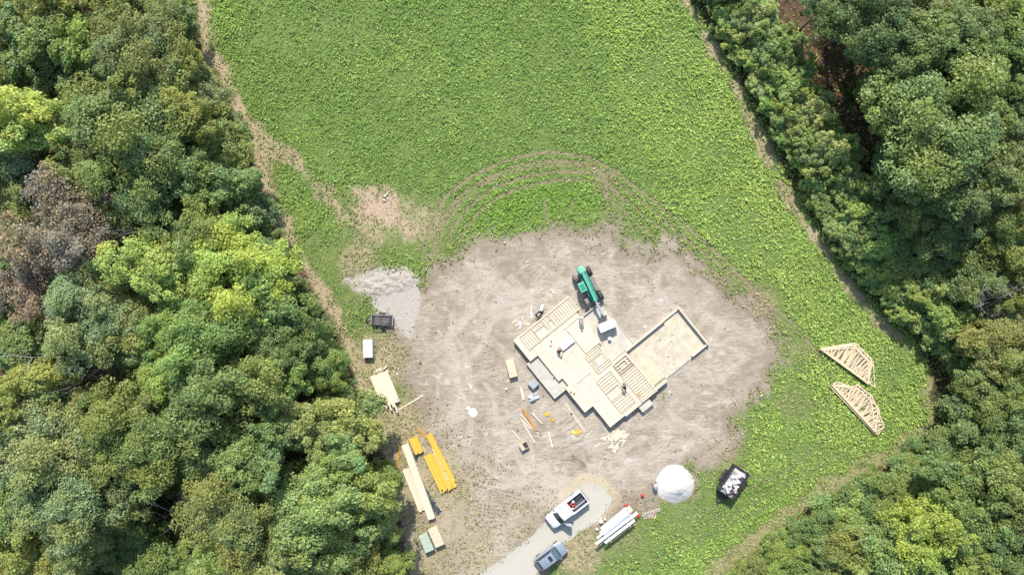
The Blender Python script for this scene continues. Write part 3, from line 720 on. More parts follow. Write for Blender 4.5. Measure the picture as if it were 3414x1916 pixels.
for p, d in along(vp(LEFT_EDGE[1:-1]), 3.1):
    nrm = Vector((d.y, -d.x, 0))
    if random.random() < .25: continue
    q = p+nrm*random.uniform(1.2, 2.0)
    shrub(q, random.uniform(1.0, 1.8), random.choice(['dark','mid','dkolive','olive','blue']), "low bush on the left wood's edge along the path, %s from the top" % ORD[k], "bushes along the left wood's edge", random.uniform(.8, 1.2)); k += 1
k = 0
for p, d in along(vp([(2330,1105),(2250,1160),(2160,1215),(2050,1285),(1945,1365),(1860,1446)]), 2.7):
    nrm = Vector((d.y, -d.x, 0)); nrm = nrm if nrm.y < 0 else -nrm
    q = p+nrm*random.uniform(.8, 1.6)
    shrub(q, random.uniform(1.1, 1.7), random.choice(['mid','bright','blue','olive']), "low bush on the lower right wood's edge, %s from the right" % ORD[k], "bushes along the lower right wood's edge", random.uniform(.8, 1.15)); k += 1

# smaller trees filling the wood under the taller crowns
feet = [(o.location.x, o.location.y) for o in COL.objects if o.get('category') in ('tree', 'shrub')]
TRKW = vp([(1965,40),(2015,120),(2060,230),(2090,330),(2120,420)])
NAMED = [(o, o['label'].split(' ')) for o in COL.objects if o.get('category') == 'tree']; USED = set()
def beside(x, y):
    for o, lab in sorted(NAMED, key=lambda q: (q[0].location.x-x)**2+(q[0].location.y-y)**2):
        dx, dy = x-o.location.x, y-o.location.y
        w_ = ('right of' if dx > 0 else 'left of') if abs(dx) > abs(dy) else ('above' if dy > 0 else 'below')
        L_ = 'small tree just %s the ' % w_+' '.join(lab)
        if L_ not in USED and len(L_.split()) <= 16: USED.add(L_); return L_
g_ = random.Random(77); nf = 0
for k in range(5000):
    x, y = g_.uniform(-58, 58), g_.uniform(-37, 37); P1 = np.array([[x, y]])
    if float(sdist(P1, CLEAR)[0]) > -3.5 or min((x-a)**2+(y-c)**2 for a, c in feet) < 2.9**2: continue
    if float(seg_dist(P1, TRKW)[0]) < 5.5: continue
    feet.append((x, y)); nf += 1
    r = g_.uniform(1.9, 2.7); left = x < 0
    cm, r0, rz0 = g_.choice(CR); h = g_.uniform(5.5, 9.0 if left else 7.5); zc = h*.62; rz = h*.4
    t = thing('young_tree', beside(x, y), 'tree', (x, y, 0), g_.uniform(0, 6.28), 'small trees under the %s canopy' % ('left' if left else 'right'))
    c = link('crown', cm, t); c.location = (0, 0, zc); c.scale = (r/r0, r/r0, rz/rz0); T = TONE[g_.choice(['mid', 'olive', 'bright', 'dkolive', 'dark'])]; j_ = g_.uniform(.85, 1.1); c.color = (T[0]*j_, T[1]*j_, T[2]*j_, 1)
    k_ = link('trunk', g_.choice(TRK_M), t); k_.scale = (.5, .5, (zc+rz*.3)/10)
    if nf >= 90: break

def undergrowth():
    N = 150000
    P = np.stack([rng.uniform(-66, 66, N), rng.uniform(-40, 40, N)], 1)
    d = -sdist(P, CLEAR); cl = fbm(P, .25, 131, 4)
    trk = vp([(2010,60),(2060,150),(2095,250),(2120,340),(2150,430)])
    keep = (d > .4) & (rng.uniform(size=N) < np.clip((cl-.40)*4, .03, .8)) & (seg_dist(P, TRKW) > 2.8)
    P = P[keep]; n = len(P); z = rng.uniform(.05, 1, n)**1.2*np.clip((fbm(P, .5, 141)-.25)*6, .3, 3.2)
    nr = rng.normal(size=(n, 3))*.6+np.array([0, 0, .9])
    col = np.array([.085, .125, .038])*rng.uniform(.6, 1.5, (n, 1))*np.stack([rng.uniform(.85, 1.4, n), np.ones(n), np.ones(n)], 1)
    me = fastmesh('undergrowth', leaf_quads(np.stack([P[:, 0], P[:, 1], z], 1), nr, rng.uniform(.25, .55, (n, 1))), 4, np.repeat(col, 4, 0)); me.materials.append(fol)
    tag(link('undergrowth', me), 'dark tangled undergrowth on the floor of the woods', 'undergrowth', kind='stuff')
undergrowth()
# ------------------------------------------------------------------ house floor, foundation, porch and garage
conc = mat('concrete', (.44, .405, .335), .10, 1.2, .9, bump=.25, dirt=(.37, .325, .25, .5))
concw = mat('concrete_wall', (.42, .385, .315), .12, 4, .9, bump=.2)
ply = mat('plywood', (.60, .505, .375), .07, 1.4, .75, bump=.08, obj_rand=.22, dirt=(.50, .41, .29, .4), stretch=(1, 6, 1))
lum = mat('lumber', (.63, .53, .39), .10, 3, .75, bump=.1, obj_rand=.22, stretch=(1, 8, 8))
lum2 = mat('weathered_lumber', (.46, .39, .29), .14, 3, .8, bump=.1, obj_rand=.15)
sand = mat('sandy_fill', (.46, .40, .29), .14, .9, .95, bump=.3, dirt=(.52, .47, .37, .8))
sill_m = mat('treated_sill', (.36, .31, .22), .12, 4, .85)
HK = 26.0
DZ = 0.90
A0 = S(1712, 1135, DZ); HROT = math.atan2(-.777, .629)
house = thing('house_foundation', 'unfinished house floor deck on concrete foundation with garage pad', 'foundation', (A0.x, A0.y, 0), HROT)
HM = Matrix.Translation((A0.x, A0.y, 0)) @ Matrix.Rotation(HROT, 4, 'Z')
def huv(px, py, z=DZ):
    p = HM.inverted() @ S(px, py, z); return p.x, p.y
RECTS = [(0,2.19,0,9.12),(2.19,3.42,0,8.62),(3.42,7.3,1.23,8.62),(7.3,7.69,1.23,8.2),(7.69,8.96,1.85,8.2),(8.96,10.2,1.31,8.2),(10.2,12.92,1.31,10.3),(12.92,16.46,2.65,10.3),(16.46,16.65,5.1,10.3)]
OUT = [(0,0),(3.42,0),(3.42,1.23),(7.69,1.23),(7.69,1.85),(8.96,1.85),(8.96,1.31),(12.92,1.31),(12.92,2.65),(16.46,2.65),(16.46,5.1),(16.65,5.1),(16.65,10.3),(10.2,10.3),(10.2,8.2),(7.3,8.2),(7.3,8.62),(2.19,8.62),(2.19,9.12),(0,9.12)]
def offs(poly, d):
    n = len(poly); out = []
    for i in range(n):
        a, p, c = Vector(poly[i-1]), Vector(poly[i]), Vector(poly[(i+1) % n])
        e1 = (p-a).normalized(); e2 = (c-p).normalized(); out.append(tuple(p+(Vector((-e1.y, e1.x))+Vector((-e2.y, e2.x)))*d))
    return out
# hollow foundation wall and rim boards
def wall_ring(name, po, pi, z0, z1, m):
    n = len(po); mb = MB()
    vs = [(x,y,z0) for x,y in po]+[(x,y,z1) for x,y in po]+[(x,y,z0) for x,y in pi]+[(x,y,z1) for x,y in pi]; fs = []
    for i in range(n):
        k = (i+1) % n
        fs += [(i,k,n+k,n+i),(2*n+k,2*n+i,3*n+i,3*n+k),(n+i,n+k,3*n+k,3*n+i),(k,i,2*n+i,2*n+k)]
    mb.add(vs, fs); return mb.build(name, m, house)
wall_ring('foundation_wall', offs(OUT, .03), offs(OUT, .23), -.05, .56, concw)
for i in range(len(OUT)):
    a, c = offs(OUT, .022)[i], offs(OUT, .022)[(i+1) % len(OUT)]
    MB().bar((*a, .715), (*c, .715), .04, .30).build('rim_board', lum, house)
# subfloor sheets, staggered, clipped to the outline
r_i = 0; v = 0.0
while v < 10.3:
    u = -1.22*(r_i % 2)
    while u < 16.7:
        m = MB()
        for (a, b_, c, d) in RECTS:
            x0, x1, y0, y1 = max(a, u), min(b_, u+2.42), max(c, v), min(d, v+1.20)
            if x1-x0 > .03 and y1-y0 > .03: m.box(x0, x1, y0, y1, .87, DZ+random.uniform(-.002, .002))
        if m.v: m.build('subfloor_sheet', ply, house)
        u += 2.44
    v += 1.22; r_i += 1
# porch, back patio slab, garage stem walls and pad
def slab(name, x0, x1, y0, y1, z1, m=conc): return MB().rbox(x0, x1, y0, y1, -.05, z1, .02).build(name, m, house)
porch = MB().prism([(3.45,-.62),(9.2,-.62),(9.2,1.28),(8.99,1.28),(8.99,1.82),(7.66,1.82),(7.66,1.2),(3.45,1.2)], -.05, .52).build('porch_slab', conc, house, bevel=.02)
for x in (5.3, 7.2): MB().box(x-.006, x+.006, -.55, 1.15, .52, .524).build('control_joint', sill_m, porch)
patio = MB().prism([(3.3,8.66),(7.27,8.66),(7.27,8.24),(10.16,8.24),(10.16,11.75),(3.3,11.75)], -.05, .13).build('patio_slab', conc, house)
for x in (5.2, 7.6): MB().box(x-.008, x+.008, 8.7, 11.7, .13, .134).build('control_joint', sill_m, patio)
MB().box(3.16, 3.3, 8.75, 11.75, -.05, .42).build('patio_wall', concw, house)
MB().box(3.3, 10.1, 11.75, 11.87, -.05, .20).build('patio_wall', concw, house)
MB().box(10.12, 10.34, 10.34, 16.7, -.05, .62).build('garage_wall', conc, house)
MB().box(10.12, 10.34, 16.7, 19.05, -.05, .36).build('garage_wall', conc, house)
MB().box(10.12, 16.25, 19.05, 19.29, -.05, .62).build('garage_wall', conc, house)
MB().box(16.02, 16.25, 16.6, 19.05, -.05, .46).build('garage_wall', conc, house)
MB().box(16.3, 16.55, 10.34, 12.15, -.05, .80).build('garage_wall', conc, house)
MB().box(10.34, 16.02, 10.33, 19.05, -.05, .10).build('garage_pad', sand, house)
MB().box(16.02, 16.35, 12.2, 16.55, -.05, .13).build('garage_sill', conc, house)
for (x0_, x1_, y0_, y1_, z_) in ((10.16,10.30,10.36,16.68,.622),(10.16,10.30,16.72,19.0,.362),(10.2,16.2,19.1,19.24,.622),(16.06,16.20,16.65,19.0,.462)): MB().box(x0_, x1_, y0_, y1_, z_, z_+.04).build('sill_plate', lum, house)
for (x, y) in ((10.23,18.9),(16.13,16.7),(10.23,16.6)):
    MB().box(x-.02, x+.02, y-.03, y+.03, .3, .74).build('anchor_bolt', sill_m, house)

# wall frames lying flat on the deck, each a thing of its own
def wall_frame(u0, u1, v0, v1, z, label, along='u', openings=(), step=.406, sheath=False, stud_ranges=None):
    """studs run across the short way; plates along 'u' or 'v' at both ends"""
    p = HM @ Vector((u0, v0, z)); t = thing('stud_frame', label, 'stud frame', p, HROT, 'wall frames laid flat on the house deck')
    L, W = (u1-u0, v1-v0) if along == 'u' else (v1-v0, u1-u0)
    def bx(a0, a1, c0, c1, z0, z1, nm, m=lum):
        if along == 'u': MB().box(a0, a1, c0, c1, z0, z1).build(nm, m, t)
        else: MB().box(c0, c1, a0, a1, z0, z1).build(nm, m, t)
    bx(0, L, 0, .045, 0, .122, 'plate'); bx(0, L, W-.045, W, 0, .122, 'plate'); bx(0, L, W-.092, W-.047, 0, .122, 'plate')
    s = 0.0
    while s < L:
        op = next((o for o in openings if o[0] < s < o[1]), None)
        if op:
            if op[2] > .2: bx(s, s+.045, .046, op[2]-.046, 0, .119, 'stud')
            if op[3] < W-.3: bx(s, s+.045, op[3]+.046, W-.094, 0, .119, 'stud')
        else: bx(min(s, L-.045), min(s, L-.045)+.045, .046, W-.094, 0, .119, 'stud')
        s += step
    bx(L-.045, L, .046, W-.094, 0, .119, 'stud')
    for (a, c, lo, hi) in openings:
        bx(a-.09, a-.046, .046, W-.094, 0, .120, 'stud'); bx(c+.046, c+.09, .046, W-.094, 0, .120, 'stud')
        if lo > .2: bx(a-.044, c+.044, lo-.045, lo, 0, .122, 'sill')
        bx(a-.044, c+.044, hi, hi+.20, 0, .122, 'header')
    if sheath: bx(.01, L-.01, .01, W-.01, .124, .136, 'sheathing', ply)
    return t
wall_frame(.12, 2.2, .85, 9.05, DZ+.003, 'long framed wall with window openings along the deck edge facing the trailer', 'v', [(2.0,3.4,.75,1.75),(4.1,4.5,.75,1.75)], .36)
wall_frame(3.3, 7.15, 6.15, 8.5, DZ+.003, 'plywood covered wall panel lying beside the back patio', 'u', sheath=True)
wall_frame(7.35, 10.15, 5.78, 8.15, DZ+.003, 'framed wall with wide window gap between covered panel and garage corner', 'u', [(.9,2.0,.75,2.0)], .30)
wall_frame(10.75, 15.95, 4.88, 7.28, DZ+.003, 'framed wall lying behind the dark clothed worker in the deck middle', 'u', [(2.1,3.1,.1,2.0)], .38)
wall_frame(10.5, 16.55, 7.85, 10.22, DZ+.003, 'framed wall with close studs lying along the garage side', 'u', (), .36)
wall_frame(10.4, 11.95, 8.05, 10.15, DZ+.130, 'short framed wall stacked on another at the garage corner', 'u', [(.45,1.1,.5,1.45)], .40)

def board(p, q, wd, ht, label, m=None, z=0, name='board', cat='board', group=None):
    """a loose plank between photo pixels p and q, lying at height z"""
    a, c = S(*p, z), S(*q, z); mid = (a+c)/2; L = (c-a).length
    o = MB().rbox(-L/2, L/2, -wd/2, wd/2, 0, ht, min(.006, ht*.2)).build(name, m or lum)
    o.location = (mid.x, mid.y, z+.004); o.rotation_euler = (0, 0, math.atan2(c.y-a.y, c.x-a.x)); return tag(o, label, cat, group)
ZD = DZ+.004
board((1880,1199),(1921,1149), .14, .04, 'pale board on the deck right of the kneeling worker', z=ZD)
board((1924,1274),(1970,1238), .14, .09, 'pale board in the middle of the deck, left of the slanting one', z=ZD)
board((1953,1320),(1976,1256), .12, .06, 'slanting board near the deck middle, nearly upright in view', z=ZD)
board((1938,1272),(1945,1277), .10, .04, 'short offcut touching a pale board on the deck', z=ZD)
board((1843,1255),(1850,1243), .10, .05, 'short dark offcut on the deck above the porch', lum2, z=ZD)
board((1880,1096),(1929,1052), .24, .09, 'wide board beside the framed wall near the white capped worker', z=ZD)
board((1893,1102),(1936,1064), .20, .07, 'second wide board beside the plywood covered panel', z=ZD)
# white foam sheets on the deck
whitem = mat('white_foam', (.66, .655, .64), .03, 2, .6, bump=.05)
t = thing('foam_board_stack', 'stack of white foam boards on the deck beside the kneeling worker', 'foam boards', HM @ Vector((4.1, 4.15, DZ+.004)), HROT)
for k in range(5): MB().rbox(random.uniform(0,.03), .86+random.uniform(0,.03), random.uniform(0,.04), 1.92, k*.07, k*.07+.066, .008).build('foam_board', whitem, t)
# small tools and offcuts on the deck
toolm = mat('tool_dark', (.16, .13, .10), .3, 8, .7)
for k, (x, y, l) in enumerate([(1903,1306,'small dark nail box on the deck near the porch corner'),(1914,1311,'dark tool beside a nail box on the deck near the porch corner'),(1838,1137,'small dark tool on the deck left of the foam boards, upper one'),(1836,1152,'small dark tool on the deck left of the foam boards, lower one')]):
    p = S(x, y, DZ); m = MB(); m.rbox(-.12, .12, -.07, .07, 0, .09, .015); m.tube([(-.1,0,.10),(0,.02,.19),(.1,0,.10)], .014, 6)
    o = m.build('tool_box', toolm); o.location = (p.x, p.y, DZ+.003); o.rotation_euler = (0,0,k*.9); tag(o, l, 'tool')
p = S(2132, 1316, DZ); m = MB()
for k in range(14): m.bar((random.uniform(-.3,.3), random.uniform(-.5,.5), .02+k*.008), (random.uniform(-.3,.3), random.uniform(-.5,.5), .03+k*.008), .09, .02)
o = m.build('offcut_heap', mat('osb_offcut', (.45,.33,.14), .2, 5, .8)); o.location = (p.x,p.y,DZ+.002); tag(o, 'heap of ochre offcuts on the deck near its garage side edge', 'offcuts')
# concrete stoop at the far edge
t = thing('concrete_stoop', 'pale concrete stoop block against the deck edge facing the sand pile', 'stoop', HM @ Vector((16.68, 7.1, 0)), HROT)
MB().rbox(.02, 1.02, 0, 1.75, -.03, .62, .02).build('landing', conc, t); MB().rbox(1.03, 1.33, .1, 1.65, -.03, .30, .02).build('step', conc, t)
# ------------------------------------------------------------------ materials for machines and goods
tyre = mat('tyre', (.035, .034, .033), .2, 20, .9); rim = mat('wheel_rim', (.35, .35, .36), .1, 8, .45, .8)
glass = mat('dark_glass', (.025, .03, .035), .1, 2, .06, 0, .6, 0); chrome = mat('bright_metal', (.55, .56, .57), .05, 6, .3, .9, bump=0)
blackp = mat('black_paint', (.03, .032, .038), .25, 5, .45, dirt=(.20, .17, .13, .35)); plast = mat('black_plastic', (.045, .045, .048), .2, 9, .7)
whitep = mat('white_paint', (.64, .65, .66), .02, 2, .28, 0, .5, 0, .4); greyp = mat('grey_blue_paint', (.27, .305, .35), .06, 2, .3, .3, .5, 0, .6)
bedl = mat('bed_liner', (.07, .07, .075), .25, 12, .85); redp = mat('red_plastic', (.48, .05, .04), .12, 6, .5); steel = mat('dull_steel', (.36, .35, .34), .2, 5, .5, .7)
teal = mat('teal_paint', (.03, .225, .145), .12, 3, .45, 0, .4, dirt=(.24, .30, .22, .3)); teal2 = mat('pale_teal_paint', (.10, .345, .235), .1, 3, .45, dirt=(.45, .52, .42, .35))
mud = mat('muddy_metal', (.20, .18, .16), .35, 5, .85); galv = mat('galvanised', (.55, .56, .57), .12, 5, .45, .6)
lampw = mat('lamp_lens', (.75, .76, .78), .05, 6, .15); lampr = mat('tail_lens', (.45, .03, .03), .1, 6, .2)
yel = mat('yellow_beam', (.63, .395, .055), .14, 2.5, .6, obj_rand=.38, stretch=(1, 9, 9)); orange = mat('orange_beam', (.42, .21, .04), .14, 3, .65)
wrapw = mat('white_wrap', (.63, .62, .595), .05, 3, .45, bump=.25); wrapg = mat('green_wrap', (.34, .40, .32), .10, 2, .5, bump=.3); wrapgrey = mat('grey_wrap', (.33, .33, .335), .2, 4, .4, bump=.4)
cardb = mat('tan_ply_stack', (.54, .45, .315), .07, 2, .8, obj_rand=.15); blk = mat('tarpaulin', (.05, .06, .075), .35, 3, .4, bump=.5)
vinyl = mat('white_vinyl', (.60, .60, .595), .04, 3, .4, obj_rand=.15); pinkw = mat('pinkish_white', (.50, .43, .41), .1, 6, .6)

def wheel(parent, x, y, r, wd, label=None, my=1):
    o = MB().tube([(0,-wd/2,0),(0,-wd/2+.03,0),(0,wd/2-.03,0),(0,wd/2,0)], [r*.92,r,r,r*.92], 20).build('wheel', tyre, parent, True)
    o.location = (x, y, r+.004)
    MB().tube([(0,my*(wd/2-.005),0),(0,my*(wd/2+.015),0)], [r*.62,r*.5], 14).build('rim', rim, o, True); return o
def ring(x, hw, z0, z1, rb=.12, rt=.16, tin=0.0):
    """car-body cross-section at x: half width hw, from z0 to z1, rounded; tin = how far the top is drawn in"""
    t = hw-tin
    return [(x,-hw+rb,z0),(x,hw-rb,z0),(x,hw,z0+rb),(x,hw,z0+(z1-z0)*.55),(x,t,z1-rt*.6),(x,t-rt,z1),(x,-t+rt,z1),(x,-t,z1-rt*.6),(x,-hw,z0+(z1-z0)*.55),(x,-hw,z0+rb)]

# ------------------------------------------------------------------ white pickup with open driver's door
def pickup():
    c = S(1890, 1698, .9); a = pxang((1947.5,1653.6), (1832.7,1742.5))
    t = thing('pickup_truck', 'white single cab pickup with open bed and open door on the drive', 'pickup', (c.x, c.y, 0), a)
    L = 5.7; X = L/2; W = .98
    body = MB().loft([ring(X,.74,.45,.92,.1,.08),ring(X-.12,.88,.38,1.04,.1,.12),ring(X-.5,.95,.35,1.10,.1,.14),ring(X-1.25,W,.35,1.16,.1,.14),ring(X-1.45,W,.35,1.14,.1,.1),ring(-.42,W,.35,1.14,.1,.1)]).build('body', whitep, t, True)
    MB().loft([ring(X-1.1,.86,1.08,1.13,.03,.03,.02),ring(X-1.2,.88,1.08,1.19,.03,.05,.03),ring(X-1.86,.84,1.10,1.78,.03,.12,.12),ring(X-2.2,.84,1.10,1.84,.03,.14,.13),ring(X-3.02,.84,1.10,1.84,.03,.14,.13),ring(X-3.2,.86,1.10,1.74,.03,.12,.12)]).build('cab', whitep, t, True)
    def pane(nm, pts, m=glass): return MB().add(pts, [tuple(range(len(pts)))]).build(nm, m, t)
    # windshield: slightly bowed strip lying just proud of the cab's sloped front
    m = MB(); n = 6; vs = []
    for k in range(n+1):
        y = -1+2*k/n; bow = .07*(1-y*y)
        vs += [(X-1.16+bow, y*.86, 1.215), (X-1.84+bow, y*.74, 1.80)]
    m.add(vs, [(2*k,2*k+2,2*k+3,2*k+1) for k in range(n)]).build('windshield', glass, t)
    for s in (-1, 1): MB().add([(X-1.5,s*.868,1.2),(X-3.0,s*.868,1.2),(X-3.0,s*.775,1.70),(X-1.88,s*.775,1.70)], [(0,1,2,3)]).build('side_window', glass, t)
    MB().add([(X-3.215,-.7,1.25),(X-3.215,.7,1.25),(X-3.205,.6,1.68),(X-3.205,-.6,1.68)], [(0,1,2,3)]).build('rear_window', glass, t)
    # bed
    bed = MB(); b0, b1 = -X, X-3.28
    bed.rbox(b0, b1, -W, -W+.20, .42, 1.22, .03); bed.rbox(b0, b1, W-.20, W, .42, 1.22, .03); bed.rbox(b1-.09, b1-.001, -W+.201, W-.201, .62, 1.20, .02)
    bed.build('bed', whitep, t); MB().rbox(b0-.01, b0+.08, -W+.201, W-.201, .55, 1.215, .02).build('tailgate', whitep, t)
    MB().box(b0+.09, b1-.095, -W+.205, W-.205, .60, .66).build('bed_floor', bedl, t)
    for s in (-1, 1): MB().box(b0+.1, b1-.1, s*(W-.21)-.005, s*(W-.21)+.005, .66, 1.19).build('bed_liner', bedl, t)
    MB().rbox(X-.05, X+.10, -.88, .88, .42, .62, .04).build('front_bumper', chrome, t); MB().rbox(-X-.14, -X-.015, -.9, .9, .45, .62, .03).build('rear_bumper', chrome, t)
    MB().box(X-.02, X+.02, -.45, .45, .66, .88).build('grille', plast, t)
    for s in (-1, 1):
        MB().rbox(X-.18, X+.0, s*.66-.13, s*.66+.13, .68, .90, .03).build('headlight', lampw, t); MB().box(-X-.012, -X+.02, s*.9-.06, s*.9+.06, .75, 1.05).build('tail_light', lampr, t)
        m = MB(); m.bar((X-1.55,s*.93,1.22),(X-1.5,s*1.08,1.26),.04,.04); m.rbox(X-1.56,X-1.45,s*1.14-.09,s*1.14+.09,1.2,1.4,.02); m.build('mirror', plast, t)
        for x in (X-.95, -X+1.25): wheel(t, x, s*.84, .38, .26, my=s)
    # open driver's door (hinged at its front edge)
    d = bpy.data.objects.new('door', None)
    hinge = (X-1.52, W+.012, 0); ang = math.radians(-58)
    m = MB(); m.rbox(-1.12, 0, -.03, .03, .45, 1.17, .02); m.bar((-1.1,0,1.17),(-.95,-.03,1.68),.04,.05); m.bar((-.95,-.03,1.68),(-.35,-.03,1.68),.04,.05); m.bar((-.35,-.03,1.68),(-.02,0,1.17),.04,.05)
    dr = m.build('door', whitep, t); dr.location = hinge; dr.rotation_euler = (0,0,ang)
    MB().add([(-1.06,-.008,1.19),(-.04,-.008,1.19),(-.37,-.035,1.66),(-.93,-.035,1.66)], [(0,1,2,3)]).build('door_window', glass, dr)
    MB().box(-1.05, -.9, .032, .05, .95, 1.0).build('door_handle', chrome, dr)
    # loads in the bed: things of their own
    def put(x, y, z): return t.matrix_basis @ Vector((x, y, z)) if False else Matrix.Translation(t.location) @ Matrix.Rotation(a, 4, 'Z') @ Vector((x, y, z))
    bz = .664
    def can(x, y, m_, lab, nm='fuel_can', cat='can'):
        e = thing(nm, lab, cat, put(x, y, bz), a+random.uniform(-.6,.6))
        MB().rbox(-.17, .17, -.12, .12, 0, .36, .05).build('body', m_, e, bevel=.02); m = MB(); m.bar((-.1,0,.40),(.1,0,.40),.035,.03); m.bar((-.1,0,.35),(-.1,0,.41),.03,.03); m.bar((.1,0,.35),(.1,0,.41),.03,.03); m.build('handle', m_, e); MB().tube([(.12,.08,.36),(.12,.08,.42)], .035, 10).build('cap', plast, e)
    can(b1-.45, -.25, redp, 'red fuel can in the pickup bed behind the cab'); can(b1-.50, .12, redp, 'red fuel can in the pickup bed, second one')
    can(b1-.25, .38, pinkw, 'pale jug in the pickup bed against the cab', 'jug', 'jug')
    e = thing('bucket', 'white bucket standing in the pickup bed beside the red cans', 'bucket', put(b1-.85, -.35, bz)); m = MB(); m.tube([(0,0,0),(0,0,.37)], [.13,.155], 16); m.build('pail', wrapw, e, True); MB().tube([(0,0,.371),(0,0,.40)], [.165,.16], 16).build('lid', wrapw, e)
    e = MB().tube([(-.9,0,.08),(.9,0,.08)], .075, 12).build('pipe', galv, smooth=True); e.location = put((b0+b1)/2-.15, .52, bz); e.rotation_euler = (0,0,a+.04); tag(e, 'pale pipe lying lengthwise in the pickup bed', 'pipe')
    e = MB().rbox(-.5, .5, -.18, .18, 0, .22, .03).build('tool_chest', plast); e.location = put(b0+.75, -.35, bz); e.rotation_euler=(0,0,a+.1); tag(e, 'dark tool chest near the tailgate in the pickup bed', 'tool chest')
pickup()

# ------------------------------------------------------------------ grey-blue SUV
def suv():
    c = S(1836, 1850, .7); a = pxang((1795,1880), (1876,1821))
    t = thing('parked_suv', 'grey blue SUV with dark sunroof parked at the drive edge', 'SUV', (c.x, c.y, 0), a)
    X = 2.2; W = .91
    MB().loft([ring(X,.60,.40,.70,.1,.08),ring(X-.10,.78,.33,.82,.1,.12),ring(X-.35,.87,.30,.92,.1,.14),ring(X-1.05,W,.30,1.02,.1,.12),ring(X-1.3,W,.30,1.05,.1,.1),ring(-X+.75,W,.30,1.08,.1,.1),ring(-X+.25,.87,.32,1.04,.1,.14),ring(-X+.06,.78,.36,.98,.1,.12),ring(-X,.66,.42,.8,.1,.1)]).build('body', greyp, t, True)
    MB().loft([ring(X-1.02,.74,1.0,1.04,.02,.02,.0),ring(X-1.15,.78,1.0,1.12,.02,.04,.02),ring(X-1.85,.78,1.0,1.60,.02,.10,.12),ring(-X+.95,.77,1.0,1.63,.02,.1,.12),ring(-X+.48,.76,1.0,1.50,.02,.1,.1),ring(-X+.16,.72,1.0,1.10,.02,.04,.02)]).build('greenhouse', glass, t, True)
    MB().loft([[(x,-h,z-.03),(x,-h+.06,z),(x,h-.06,z),(x,h,z-.03)] for x, h, z in ((X-1.80,.60,1.605),(X-1.95,.66,1.645),(-X+1.0,.66,1.665),(-X+.62,.62,1.60))]).build('roof', greyp, t, True)
    MB().box(X-2.55, X-2.10, -.36, .36, 1.652, 1.668).build('sunroof', glass, t)
    for s in (-1, 1):
        MB().bar((X-1.15,s*.74,1.10),(X-1.86,s*.64,1.60),.05,.05).build('roof_pillar', greyp, t); MB().bar((-X+.2,s*.70,1.12),(-X+.66,s*.63,1.58),.07,.06).build('roof_pillar', greyp, t)
        m = MB(); m.bar((X-1.9,s*.66,1.70),(-X+.8,s*.66,1.70),.035,.03); m.build('roof_rail', chrome, t)
        m = MB(); m.bar((X-1.3,s*.88,1.05),(X-1.27,s*1.0,1.08),.04,.04); m.rbox(X-1.34,X-1.22,s*1.04-.09,s*1.04+.09,1.03,1.17,.03); m.build('mirror', greyp, t)
        MB().rbox(X-.32, X-.06, s*.62-.14, s*.62+.14, .66, .80, .03).build('headlight', lampw, t); MB().rbox(-X+.0, -X+.14, s*.66-.12, s*.66+.12, .75, .95, .03).build('tail_light', lampr, t)
        for x in (X-.85, -X+.8): wheel(t, x, s*.80, .34, .22, my=s)
    MB().box(X-.03, X+.012, -.40, .40, .46, .62).build('grille', plast, t)
    MB().add([(X-1.17,-.62,1.135),(X-1.17,.62,1.135),(X-1.80,.54,1.59),(X-1.80,-.54,1.59)], [(0,1,2,3)]).build('windshield', mat('sky_glass', (.07,.10,.12), .1, 1, .05, 0, .8, 0), t)
suv()

